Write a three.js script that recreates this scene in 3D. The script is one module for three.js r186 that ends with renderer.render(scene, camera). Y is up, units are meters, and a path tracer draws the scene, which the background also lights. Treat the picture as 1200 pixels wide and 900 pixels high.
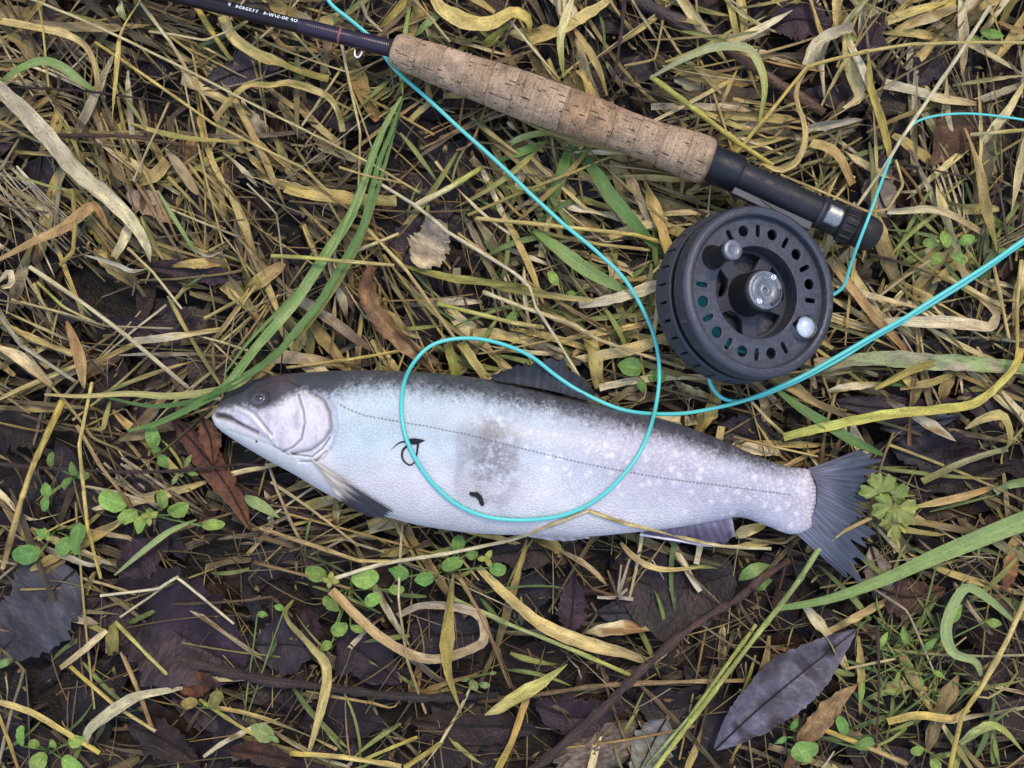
import * as THREE from 'three';
import { mergeGeometries } from 'three/addons/utils/BufferGeometryUtils.js';

// ---------- camera, sky, sun, exposure ----------
const D = 0.5, S = 0.0004;                       // lens height; metres of ground per photo pixel
const scene = new THREE.Scene();
const camera = new THREE.PerspectiveCamera(2 * Math.atan(450 * S / D) * 180 / Math.PI, 4 / 3, 0.02, 60);
camera.position.set(0, D, 0); camera.up.set(0, 0, -1); camera.lookAt(0, 0, 0);
scene.add(camera);
const skyW = 128, skyH = 64, skyData = new Float32Array(skyW * skyH * 4);
for (let j = 0; j < skyH; j++) for (let i = 0; i < skyW; i++) {
  const el = (j + 0.5) / skyH * Math.PI - Math.PI / 2;              // DataTexture row 0 is the bottom
  const az = i / skyW * Math.PI * 2;
  const up = Math.max(0, Math.sin(el));
  const cl = 1 + 0.10 * Math.sin(az * 3 + 2 * up) * Math.cos(el) + 0.06 * Math.sin(az * 7 + 5 * up);
  const b = (0.4 + 0.66 * up) * cl, k = (j * skyW + i) * 4;
  skyData[k] = b * 0.84; skyData[k + 1] = b * 0.96; skyData[k + 2] = b * 1.24; skyData[k + 3] = 1;
}
const sky = new THREE.DataTexture(skyData, skyW, skyH, THREE.RGBAFormat, THREE.FloatType);
sky.mapping = THREE.EquirectangularReflectionMapping; sky.magFilter = THREE.LinearFilter; sky.needsUpdate = true;
scene.background = sky; scene.environment = sky;
const sun = new THREE.DirectionalLight(0xffe2bc, 2.1);
sun.position.set(0.5, 2.2, -1.1); sun.target.position.set(0, 0, 0);
sun.castShadow = true; sun.shadow.radius = 24; sun.shadow.mapSize.set(2048, 2048);
Object.assign(sun.shadow.camera, { left: -0.6, right: 0.6, top: 0.6, bottom: -0.6, near: 0.1, far: 6 });
scene.add(sun, sun.target);
const renderer = new THREE.WebGLRenderer({ antialias: true });
renderer.setSize(1024, 768);
renderer.toneMapping = THREE.LinearToneMapping;
renderer.toneMappingExposure = 1.12;
renderer.shadowMap.enabled = true;

// ---------- helpers ----------
let seed = 12345;
const rnd = () => { seed = (seed + 0x6D2B79F5) | 0; let t = Math.imul(seed ^ (seed >>> 15), 1 | seed); t = (t + Math.imul(t ^ (t >>> 7), 61 | t)) ^ t; return ((t ^ (t >>> 14)) >>> 0) / 4294967296; };
const rr = (a, b) => a + (b - a) * rnd();
const pick = a => a[Math.floor(rnd() * a.length)];
const clamp = (x, a, b) => Math.min(b, Math.max(a, x));
const sstep = (a, b, x) => { const t = clamp((x - a) / (b - a), 0, 1); return t * t * (3 - 2 * t); };
const mix = (a, b, t) => a + (b - a) * t;
const hash = (x, y) => { let h = Math.imul(x | 0, 374761393) + Math.imul(y | 0, 668265263); h = Math.imul(h ^ (h >>> 13), 1274126177); return ((h ^ (h >>> 16)) >>> 0) / 4294967296; };
function vn(x, y) { const i = Math.floor(x), j = Math.floor(y), u = x - i, v = y - j, a = u * u * (3 - 2 * u), b = v * v * (3 - 2 * v); return mix(mix(hash(i, j), hash(i + 1, j), a), mix(hash(i, j + 1), hash(i + 1, j + 1), a), b); }
function vnp(x, y, px, py) { const i = Math.floor(x), j = Math.floor(y), u = x - i, v = y - j, a = u * u * (3 - 2 * u), b = v * v * (3 - 2 * v), m = (p, q) => hash(((p % px) + px) % px, ((q % py) + py) % py); return mix(mix(m(i, j), m(i + 1, j), a), mix(m(i, j + 1), m(i + 1, j + 1), a), b); }
const fbm = (x, y) => 0.5 * vn(x, y) + 0.25 * vn(2.03 * x + 7, 2.03 * y + 3) + 0.15 * vn(4.1 * x, 4.1 * y + 9) + 0.1 * vn(8.3 * x + 1, 8.3 * y);
const on = (x, y) => 0.55 * vn(0.8 * x + 0.6 * y + 13, 0.8 * y - 0.6 * x + 71) + 0.45 * vn(0.95 * x - 1.5 * y + 37, 1.5 * x + 0.95 * y + 5);
const V = (x, y, z) => new THREE.Vector3(x, y, z);
const kAt = h => S * (D - h * 0.001) / D;
const P = (px, py, h = 0) => V((px - 600) * kAt(h), h * 0.001, (py - 450) * kAt(h));   // a point h mm above the ground
const lin = hex => { const c = new THREE.Color(hex); return [c.r, c.g, c.b]; };
function tex(w, h, f, srgb = true, rep = true) {
  const d = new Uint8Array(w * h * 4);
  for (let j = 0; j < h; j++) for (let i = 0; i < w; i++) { const c = f(i, j), k = (j * w + i) * 4; d[k] = clamp(c[0], 0, 255); d[k + 1] = clamp(c[1], 0, 255); d[k + 2] = clamp(c[2], 0, 255); d[k + 3] = 255; }
  const t = new THREE.DataTexture(d, w, h, THREE.RGBAFormat); t.magFilter = THREE.LinearFilter; t.minFilter = THREE.LinearFilter;
  if (srgb) t.colorSpace = THREE.SRGBColorSpace;
  if (rep) t.wrapS = t.wrapT = THREE.RepeatWrapping;
  t.needsUpdate = true; return t;
}
const grey = (w, h, f, srgb = true) => tex(w, h, (i, j) => { const v = 255 * f(i, j); return [v, v, v]; }, srgb);
// plant fibre: streaks along u, with scattered age spots
const fibre = (i, j) => { const s = 0.5 * vnp(i / 256 * 3, j / 2, 12, 64) + 0.3 * vnp(i / 256 * 8, j, 32, 128) + 0.2 * vnp(i / 8, j / 8, 128, 16); return s; };
const texDry = tex(1024, 128, (i, j) => {
  const s = fibre(i, j), sp = sstep(0.70, 0.82, 0.6 * vnp(i / 12, j / 5, 85, 25) + 0.4 * vnp(i / 4, j / 3, 256, 42)), blot = vnp(i / 64, j / 32, 16, 4);
  const v = (0.74 + 0.4 * s) * (1 - 0.42 * sp) * (0.84 + 0.2 * blot);
  return [255 * v, 255 * v * (0.985 - 0.05 * sp), 255 * v * (0.95 - 0.12 * sp)];
});
const texFibreBump = grey(1024, 128, (i, j) => fibre(i, j), false);
const texGreen = tex(1024, 128, (i, j) => { const s = fibre(i, j), mid = Math.exp(-Math.pow((j - 64) / 4, 2)), v = 0.78 + 0.26 * s + 0.1 * mid, sp = sstep(0.76, 0.85, vnp(i / 7, j / 7, 146, 18)); return [255 * v * (1 - 0.15 * sp), 255 * v * (1 - 0.22 * sp), 255 * v * (0.96 - 0.2 * sp)]; });
// dead-leaf print: side veins, mottling, holes of paler decay
const vein = (i, j, w, h) => { const v = Math.abs((j + 0.5) / h - 0.5) * 2, u = i / w, q = u * 11 - v * 1.6 + 0.25 * vnp(i / 40, j / 40, 26, 7), f = Math.abs(q - Math.round(q)); return Math.exp(-Math.pow(f / 0.07, 2)) * (1 - 0.5 * v); };
const texLeaf = tex(1024, 256, (i, j) => {
  const m = 0.5 * vnp(i / 80, j / 60, 13, 5) + 0.3 * vnp(i / 20, j / 20, 52, 13) + 0.2 * vnp(i / 5, j / 5, 205, 52), ve = vein(i, j, 1024, 256), sp = sstep(0.72, 0.8, vnp(i / 9, j / 9, 114, 29));
  const v = 0.5 + 0.55 * m + 0.06 * ve;
  return [255 * v * (1 + 0.12 * sp), 255 * v * (0.97 + 0.04 * sp), 255 * v * (0.98 - 0.1 * sp)];
});
const texHerb = tex(512, 256, (i, j) => { const m = 0.6 * vnp(i / 40, j / 40, 13, 7) + 0.4 * vnp(i / 8, j / 8, 64, 32), ve = vein(i * 0.6, j, 512, 256), mid = Math.exp(-Math.pow((j - 128) / 7, 2)), v = 0.72 + 0.28 * m + 0.1 * ve + 0.12 * mid; return [255 * v, 255 * v, 240 * v]; });
const texLeafBump = grey(1024, 256, (i, j) => 0.22 * vein(i, j, 1024, 256) + 0.6 * vnp(i / 16, j / 16, 64, 16) + 0.15 * vnp(i / 5, j / 5, 205, 52), false);
const texBark = tex(512, 128, (i, j) => { const v = 0.5 + 0.35 * vnp(i / 24, j / 3, 21, 43) + 0.25 * vnp(i / 5, j / 5, 102, 26); return [255 * v, 255 * v * 0.98, 255 * v * 0.97]; });
const texBarkBump = grey(512, 128, (i, j) => 0.6 * vnp(i / 24, j / 3, 21, 43) + 0.4 * vnp(i / 5, j / 5, 102, 26), false);
const std = o => new THREE.MeshStandardMaterial(o), phy = o => new THREE.MeshPhysicalMaterial(o);
const DS = THREE.DoubleSide;
const M = {
  dry: std({ vertexColors: true, map: texDry, bumpMap: texFibreBump, bumpScale: 0.00035, roughness: 0.62, side: DS }),
  green: phy({ vertexColors: true, map: texGreen, bumpMap: texFibreBump, bumpScale: 0.00025, roughness: 0.5, side: DS, transmission: 0.15, thickness: 0 }),
  leaf: phy({ vertexColors: true, map: texLeaf, bumpMap: texLeafBump, bumpScale: 0.0004, roughness: 0.48, specularIntensity: 0.5, side: DS }),
  herb: phy({ vertexColors: true, map: texHerb, bumpMap: texLeafBump, bumpScale: 0.0003, roughness: 0.48, side: DS, transmission: 0.2, thickness: 0 }),
  bark: std({ vertexColors: true, map: texBark, bumpMap: texBarkBump, bumpScale: 0.0006, roughness: 0.75, side: DS }),
};
const used = {};
function numbered(n) { const k = used[n] = (used[n] ?? -1) + 1; return k ? n + '_' + String(k).padStart(3, '0') : n; }
function tag(o, label, category, group, kind) {
  o.userData.label = label; if (category) o.userData.category = category; if (group) o.userData.group = group; if (kind) o.userData.kind = kind; return o;
}
function mesh(name, g, m) { const o = new THREE.Mesh(g, m); o.name = name; o.castShadow = o.receiveShadow = true; return o; }
// a top-level thing from world-space geometry: moved to its own base; extra = [[part name, geometry, material, parent index]]
function thing(name, label, cat, group, parts) {
  const box = new THREE.Box3(); for (const p of parts) { p[1].computeBoundingBox(); box.union(p[1].boundingBox); }
  const c = box.getCenter(V(0, 0, 0)); c.y = box.min.y;
  for (const p of parts) p[1].translate(-c.x, -c.y, -c.z);
  let o;
  if (parts.length === 1 && !parts[0][3]) o = mesh(numbered(name), parts[0][1], parts[0][2]);
  else { o = new THREE.Group(); o.name = numbered(name); for (const p of parts) { const m = mesh(p[0], p[1], p[2]); if (p[4]) m.userData.label = p[4]; (p[5] ? p[5].mesh : o).add(m); p.mesh = m; } }
  o.position.copy(c); tag(o, label, cat, group); scene.add(o); return o;
}
function geo(pos, uv, idx, col) {
  const g = new THREE.BufferGeometry();
  g.setAttribute('position', new THREE.Float32BufferAttribute(pos, 3));
  g.setAttribute('uv', new THREE.Float32BufferAttribute(uv, 2));
  if (col) g.setAttribute('color', new THREE.Float32BufferAttribute(col, 3));
  g.setIndex(idx); g.computeVertexNormals(); return g;
}
const ptsOf = (s, h) => s.trim().split(/\s+/).map(q => { const a = q.split(',').map(Number); return [a[0], a[1], a[2] ?? h]; });
const PROF = {
  blade: t => Math.min(1, 0.45 + 2.2 * t) * Math.pow(Math.max(0, 1 - Math.pow(t, 3.2)), 0.8),
  both: t => Math.pow(Math.sin(Math.PI * clamp(t * 0.94 + 0.03, 0, 1)), 0.55),
  cut: t => 0.85 + 0.15 * Math.sin(3 * t + 1),
  taper: t => 1 - 0.75 * t,
  ovate: t => Math.pow(Math.sin(Math.PI * Math.pow(clamp(t, 0, 1), 0.8)), 0.8),
  lance: t => Math.pow(Math.sin(Math.PI * Math.pow(clamp(t * 0.97 + 0.015, 0, 1), 0.9)), 0.95),
  round: t => Math.pow(Math.max(0, Math.sin(Math.PI * clamp(t * 0.98 + 0.01, 0, 1))), 0.5),
  ragged: t => Math.pow(Math.sin(Math.PI * clamp(t * 0.96 + 0.02, 0, 1)), 0.4),
};
// a flat organ (blade, leaf) swept along world points; w = full width in metres
function ribbon(wp, w, o = {}) {
  const curve = new THREE.CatmullRomCurve3(wp, false, 'centripetal'), L = curve.getLength();
  const n = o.n ?? clamp(Math.round(L / 0.0035), 6, 44), K = o.k ?? 5, prof = PROF[o.prof ?? 'blade'], sd = o.seed ?? rnd() * 999;
  const c1 = o.c1, c2 = o.c2 ?? o.c1, tw = o.twist ?? 0.5, roll0 = o.roll ?? 0, fold = o.fold ?? 0.25, wav = o.wave ?? 0, jag = o.jag ?? 0, mott = o.mott ?? 0.3;
  const pos = [], uv = [], col = [], idx = [], u0 = (sd * 0.37) % 1, up = V(0, 1, 0);
  for (let i = 0; i <= n; i++) {
    const t = i / n, c = curve.getPoint(t), T = curve.getTangent(t), side = V(0, 0, 0).crossVectors(up, T);
    if (side.lengthSq() < 1e-6) side.set(1, 0, 0); side.normalize();
    const nn = V(0, 0, 0).crossVectors(T, side).normalize();
    const ro = roll0 + tw * 2 * (vn(sd + t * 2.3, sd * 0.7) - 0.5) + (o.spin ? o.spin * t : 0);
    const s = side.clone().multiplyScalar(Math.cos(ro)).addScaledVector(nn, Math.sin(ro)), m = nn.clone().multiplyScalar(Math.cos(ro)).addScaledVector(side, -Math.sin(ro));
    const hw0 = w / 2 * prof(t);
    for (let j = 0; j < K; j++) {
      const q = (j / (K - 1)) * 2 - 1, hw = hw0 * (1 + jag * (Math.abs(q) > 0.9 ? 2 * (hash(i + 17 * (j > 0), Math.floor(sd * 31)) - 0.5) : 0) + (0.12 + (o.bite ?? 0)) * (vn(t * 6 + sd, q > 0 ? 3 : 8) + (o.bite ? vn(t * 19 + sd, q > 0 ? 13 : 28) - 0.5 : 0) - 0.5) * Math.abs(q));
      const off = fold * hw0 * (o.bowl ? q * q : Math.abs(q)) + wav * w * (vn(t * (o.wf ?? 5) + sd, q * 1.5 + 5) - 0.5) + (o.bowl ? o.bowl * w * Math.pow(2 * t - 1, 2) : 0);
      pos.push(c.x + s.x * q * hw + m.x * off, Math.max(-0.009, c.y + s.y * q * hw + m.y * off), c.z + s.z * q * hw + m.z * off);
      uv.push(o.fit ? t : u0 + t * L / 0.07, o.fit ? j / (K - 1) : 0.5 + q * 0.5 * Math.min(1, w / 0.006));
      const f = 1 + mott * (vn(t * L * 220 + sd, q * 1.2 + sd) + vn(t * L * 900, q * 2 + sd) - 1), mx = clamp(t + 0.5 * (vn(t * 5 + sd, q) - 0.5), 0, 1);
      for (let e = 0; e < 3; e++) { let v = mix(c1[e], c2[e], mx); if (o.c3) v = mix(v, o.c3[e], sstep(0.55, 0.75, vn(t * L * 150 + sd * 3, q * 0.8 + sd))); col.push(v * f); }
    }
  }
  for (let i = 0; i < n; i++) for (let j = 0; j < K - 1; j++) { const a = i * K + j, b = a + K; idx.push(a, b, a + 1, a + 1, b, b + 1); }
  return geo(pos, uv, idx, col);
}
// a round organ (straw, twig, line)
function tube(wp, r, o = {}) {
  const curve = o.kink ? new THREE.CatmullRomCurve3(wp, false, 'catmullrom', 0.12) : new THREE.CatmullRomCurve3(wp, false, 'centripetal'), L = curve.getLength(), R = o.rad ?? 6, n = o.n ?? clamp(Math.round(L / 0.004), 4, 60), sd = o.seed ?? rnd() * 999, up = V(0.13, 1, 0.07).normalize();
  const pos = [], uv = [], col = [], idx = [], c1 = o.c1 ?? [1, 1, 1], c2 = o.c2 ?? c1, mott = o.mott ?? 0.3, nd = o.nodes ? 0.035 + 0.02 * (sd % 1) : 0, taper = o.taper ?? 0.15;
  for (let i = 0; i <= n; i++) {
    const t = i / n, c = curve.getPoint(t), T = curve.getTangent(t), s = V(0, 0, 0).crossVectors(up, T).normalize(), m = V(0, 0, 0).crossVectors(T, s);
    const dn = nd ? Math.abs(((t * L + sd * 0.01) % nd) - nd / 2) : 1, node = Math.exp(-Math.pow(dn / 0.0018, 2));
    let rad = r * (o.radf ? o.radf(t) : 1 - taper * t) * (1 + (o.rough ?? 0.15) * (vn(t * L * 250 + sd, 2) - 0.5) * 2 + 0.35 * node);
    if (o.tip) rad *= Math.pow(1 - Math.pow(t, 4), 0.7) + 0.02;
    for (let j = 0; j <= R; j++) {
      const a = j / R * Math.PI * 2, rj = rad * (1 + (o.rough ?? 0.15) * (hash(j % R, i + Math.floor(sd)) - 0.5) * 0.7), x = Math.cos(a) * rj, y = Math.sin(a) * rj * (o.flat ?? 1);
      pos.push(c.x + s.x * x + m.x * y, Math.max(-0.009, c.y + s.y * x + m.y * y), c.z + s.z * x + m.z * y);
      uv.push(t * L / 0.06 + sd, j / R);
      const f = (1 + mott * (vn(t * L * 200 + sd, a * 0.4) + vn(t * L * 800 + sd, a) - 1)) * (1 - 0.45 * node), mx = clamp(t + 0.4 * (vn(t * 4 + sd, 1) - 0.5), 0, 1);
      for (let e = 0; e < 3; e++) col.push(mix(c1[e], c2[e], mx) * f);
    }
  }
  const W = R + 1;
  for (let i = 0; i < n; i++) for (let j = 0; j < R; j++) { const a = i * W + j, b = a + W; idx.push(a, a + 1, b, a + 1, b + 1, b); }
  for (const e of [0, n]) { const base = e * W, c = curve.getPoint(e / n), k = pos.length / 3; pos.push(c.x, c.y, c.z); uv.push(0, 0); col.push(c1[0] * 0.8, c1[1] * 0.8, c1[2] * 0.8); for (let j = 0; j < R; j++) e ? idx.push(k, base + j, base + j + 1) : idx.push(k, base + j + 1, base + j); }
  return geo(pos, uv, idx, o.plain ? null : col);
}
// ---------- the trout's measured outline, and the height of its flank at any place ----------
const HM = 26;                                    // height of the trout's widest outline, mm
const YC = 0.0235;
const topPx = '247,489 252,478 262,463 290,447 330,439 400,434 470,435 540,440 600,450 660,464 720,478 780,492 840,513 880,531 920,546 950,551 964,562 970,577';
const botPx = '247,489 252,500 275,517 310,538 345,557 380,578 420,597 450,606 500,618 560,626 620,628 680,630 740,625 800,618 840,611 870,607 900,617 930,627 955,617 967,600 970,577';
const line2 = s => { const p = ptsOf(s, HM).map(q => P(q[0], q[1], q[2])); return x => { if (x <= p[0].x) return p[0].z; for (let i = 1; i < p.length; i++) if (x <= p[i].x) { const a = p[Math.max(0, i - 2)], b = p[i - 1], c = p[i], d = p[Math.min(p.length - 1, i + 1)], h = c.x - b.x, t = (x - b.x) / h, m1 = (i < 2 ? (c.z - b.z) / h : (c.z - a.z) / (c.x - a.x)) * h, m2 = (i > p.length - 2 ? (c.z - b.z) / h : (d.z - b.z) / (d.x - b.x)) * h; return (2 * t * t * t - 3 * t * t + 1) * b.z + (t * t * t - 2 * t * t + t) * m1 + (-2 * t * t * t + 3 * t * t) * c.z + (t * t * t - t * t) * m2; } return p[p.length - 1].z; }; };
const topZ = line2(topPx), botZ = line2(botPx), FX0 = P(247, 0, HM).x, FX1 = P(970, 0, HM).x;
const thickPts = [[247, 1.5], [254, 5], [270, 9], [290, 12.5], [330, 16.5], [400, 19.5], [500, 20.5], [600, 20], [700, 18], [800, 14], [870, 10.5], [920, 7.5], [950, 4.6], [964, 2.6], [970, 1.2]].map(q => [P(q[0], 0, HM).x, q[1] * 0.001]);
function thick(x) { for (let i = 1; i < thickPts.length; i++) if (x <= thickPts[i][0]) { const [a, b] = [thickPts[i - 1], thickPts[i]], t = clamp((x - a[0]) / (b[0] - a[0]), 0, 1); return mix(a[1], b[1], t); } return 0.002; }
const crown = v => Math.pow(Math.max(0, 1 - Math.pow(Math.abs(v), 2.3)), 0.56);
const KF = kAt(39), fpx = x => x / KF + 600, fpy = z => z / KF + 450;      // where the flank's marks were measured
const poly = s => ptsOf(s, 0);
function dSeg(px, py, l) { let d = 1e9; for (let i = 1; i < l.length; i++) { const ax = l[i - 1][0], ay = l[i - 1][1], bx = l[i][0] - ax, by = l[i][1] - ay, t = clamp(((px - ax) * bx + (py - ay) * by) / (bx * bx + by * by), 0, 1); d = Math.min(d, Math.hypot(px - ax - t * bx, py - ay - t * by)); } return d; }
function inside(px, py, l) { let c = false; for (let i = 0, j = l.length - 1; i < l.length; j = i++) if ((l[i][1] > py) !== (l[j][1] > py) && px < (l[j][0] - l[i][0]) * (py - l[i][1]) / (l[j][1] - l[i][1]) + l[i][0]) c = !c; return c; }
const H = {
  pre: poly('350,463 357,481 359,495 355,514 344,524 330,530'),
  oper: poly('362,461 371,464 380,471 387,484 389,502 382,515 365,527 342,532'),
  coll: poly('384,463 394,480 397,500 392,521 380,536 368,541'),
  branch: poly('342,532 366,535 379,525 388,512'),
  branch2: poly('350,541 370,540 384,528'),
  maxUp: poly('276,474 290,480 298,485 310,499 319,509'),
  maxLo: poly('252,488 266,492 285,501 300,508 313,511'),
  mouth: poly('247,488 258,489 268,492 282,499 300,507'),
  isth: poly('262,505 290,514 320,523 345,533 360,543'),
  operArea: poly('300,450 330,445 362,458 380,470 388,484 390,502 383,516 365,528 340,533 320,522 312,505 300,490'),
};
const EYE = [304, 467.5, 10.2];
function relief(px, py) {                          // millimetres added to the smooth flank
  if (px > 420) return 0;
  const g = (l, w) => Math.exp(-Math.pow(dSeg(px, py, l) / w, 2));
  let h = 0;
  h += 1.3 * (inside(px, py, H.operArea) ? sstep(0, 5, dSeg(px, py, H.oper)) : -0.1) * sstep(300, 330, px);
  h -= 1.4 * g(H.oper, 1.5) + 1.0 * g(H.pre, 1.2) + 0.6 * g(H.coll, 2) + 0.9 * g(H.branch, 1.5) + 0.7 * g(H.branch2, 1.5) + 1.2 * g(H.maxUp, 1.5) + 3 * g(H.mouth, px < 272 ? 3.2 : 2) + 0.3 * g(H.isth, 2.2);
  const mx = Math.min(dSeg(px, py, H.maxUp), 99); h += 0.7 * Math.exp(-Math.pow((mx - 5) / 3.2, 2)) * (py > 474 && px < 318 ? 1 : 0);
  const de = Math.hypot(px - EYE[0], (py - EYE[1]) * 1.1); h -= 0.9 * sstep(12.5, 9.5, de); h += 0.15 * Math.exp(-Math.pow((de - 13.5) / 2, 2));
  return h;
}
function fishTop(x, z) {                           // metres; 0 where there is no trout
  if (x <= FX0 || x >= FX1) return 0;
  const t = topZ(x), b = botZ(x), v = (z - (t + b) / 2) / ((b - t) / 2);
  return Math.abs(v) >= 1 ? 0 : YC + thick(x) * crown(v);
}
const overTrout = (px, py, base, gap) => { let h = base; for (let k = 0; k < 5; k++) { const q = P(px, py, h), f = fishTop(q.x, q.z) * 1000; h = f ? Math.max(base, f + gap) : base; } return h; };

// ---------- ground ----------
{
  const N = 260, pos = [], uv = [], idx = [], col = [];
  for (let j = 0; j <= N; j++) for (let i = 0; i <= N; i++) {
    const u = i / N * 2 - 1, v = j / N * 2 - 1, x = 0.6 * u + 20 * Math.sign(u) * Math.pow(Math.abs(u), 9), z = 0.55 * v + 20 * Math.sign(v) * Math.pow(Math.abs(v), 9);
    pos.push(x, -0.011 + 0.006 * fbm(x * 60 + 50, z * 60 + 50) * (Math.abs(u) > 0.95 ? 0 : 1), z); uv.push(x / 0.12, z / 0.12);
    const m = fbm(x * 25 + 9, z * 25 + 4), a = lin('#2a211c'), b = lin('#1c1a1c'); for (let e = 0; e < 3; e++) col.push(mix(a[e], b[e], m));
  }
  for (let j = 0; j < N; j++) for (let i = 0; i < N; i++) { const a = j * (N + 1) + i, b = a + N + 1; idx.push(a, b, a + 1, a + 1, b, b + 1); }
  const soil = tex(512, 512, (i, j) => { const v = 0.45 + 0.3 * vnp(i / 24, j / 24, 21, 21) + 0.25 * vnp(i / 6, j / 6, 85, 85) + 0.2 * vnp(i / 2, j / 2, 256, 256); return [255 * v, 250 * v, 245 * v]; });
  const sb = grey(512, 512, (i, j) => 0.5 * vnp(i / 16, j / 16, 32, 32) + 0.5 * vnp(i / 4, j / 4, 128, 128), false);
  const g = mesh('ground', geo(pos, uv, idx, col), std({ vertexColors: true, map: soil, bumpMap: sb, bumpScale: 0.002, roughness: 0.8 }));
  g.userData.kind = 'structure'; tag(g, 'dark damp soil between the dead grass and leaves', 'ground'); scene.add(g);
}

// ---------- uncountable litter: dead-leaf scraps, thatch, dry grass, green grass ----------
const dens = (x, y) => {
  let d = 1;
  d *= 1 - 0.85 * sstep(610, 670, y) * sstep(260, 340, x) * (1 - sstep(880, 960, x));
  d *= 1 - 0.75 * sstep(640, 680, y) * (1 - sstep(260, 340, x));
  d *= 1 - 0.45 * sstep(430, 480, y) * (1 - sstep(230, 280, x)) * (1 - sstep(640, 680, y));
  d *= 1 - 0.55 * sstep(650, 720, y) * sstep(900, 960, x);
  d *= 1 - 0.93 * Math.exp(-(Math.pow((x - 480) / 85, 4) + Math.pow((y - 185) / 55, 4)));
  d *= 1 - 0.9 * Math.exp(-(Math.pow((x - 165) / 70, 4) + Math.pow((y - 375) / 52, 4)));
  d *= 1 - 0.7 * Math.exp(-(Math.pow((x - 20) / 40, 2) + Math.pow((y - 190) / 40, 2)) ) - 0.6 * Math.exp(-(Math.pow((x - 270) / 60, 2) + Math.pow((y - 410) / 30, 2)));
  d *= 1 - 0.6 * Math.exp(-(Math.pow((x - 950) / 70, 2) + Math.pow((y - 130) / 50, 2)));
  d *= 1 - 0.6 * Math.exp(-(Math.pow((x - 1070) / 90, 2) + Math.pow((y - 520) / 45, 2)));
  d *= 1 - 0.5 * Math.exp(-(Math.pow((x - 730) / 60, 2) + Math.pow((y - 50) / 45, 2)));
  return Math.max(0, d);
};
const PALE = ['#e4d8aa', '#decd8e', '#d4c078', '#e8dfc2', '#d0b974', '#c8ba78', '#dad3ba'].map(lin), WARM = ['#aa9464', '#b49e66', '#998053', '#949052', '#b0a260', '#a28156'].map(lin), DULL = ['#8e8064', '#78684f', '#6b5e52', '#948b78', '#7e764e', '#5c4c3c', '#868360'].map(lin), DEEP = ['#5c5040', '#4c4136', '#6a5f44', '#57513c', '#443931'].map(lin);
const tint = () => { const k = rnd(); return k < 0.3 ? pick(PALE) : k < 0.58 ? pick(WARM) : k < 0.86 ? pick(DULL) : pick(DEEP); };
const clump = (x, y) => sstep(0.3, 0.62, 0.65 * vn(x / 85 + 40, y / 70 + 9) + 0.35 * vn(x / 30 + 3, y / 30));   // grass lies in drifts with hollows between
function scatter(count, fn, cl = 0.75) {
  const out = []; let guard = 0;
  while (out.length < count && guard++ < count * 30) {
    const x = rr(-280, 1480), y = rr(-260, 1160);
    if (rnd() > dens(x, y) * (1 - cl + cl * clump(x, y))) continue;
    const g = fn(x, y); if (g) out.push(g);
  }
  return out;
}
function path(x, y, ang, len, h, arc, bend, kink = 0) {
  const n = 6, r = []; let a = ang - bend / 2, cx = x - Math.cos(ang) * len / 2, cy = y - Math.sin(ang) * len / 2; const kk = rnd() < kink ? 1 + Math.floor(rnd() * 4) : -1, ka = rr(0.5, 1.3) * (rnd() < 0.5 ? -1 : 1);
  for (let i = 0; i < n; i++) { const t = i / (n - 1), hh = Math.max(-6, h + arc * (4 * t * (1 - t) - 0.5) + rr(-1, 1)); r.push(P(cx, cy, hh)); a += bend / (n - 1) + (i === kk ? ka : 0); cx += Math.cos(a) * len / (n - 1); cy += Math.sin(a) * len / (n - 1); }
  return r;
}
const ang = (x, y) => { const base = x < 420 && y < 420 ? 0.75 : x > 950 && y < 320 ? -0.9 : 0.25; return rnd() < 0.6 ? base + 2.2 * (vn(x / 110 + 7, y / 110 + 5) - 0.5) + rr(-0.35, 0.35) : rr(0, Math.PI); };
function stuff(name, label, cat, geos, m) { const o = mesh(numbered(name), mergeGeometries(geos), m); tag(o, label, cat, null, 'stuff'); scene.add(o); }
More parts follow.
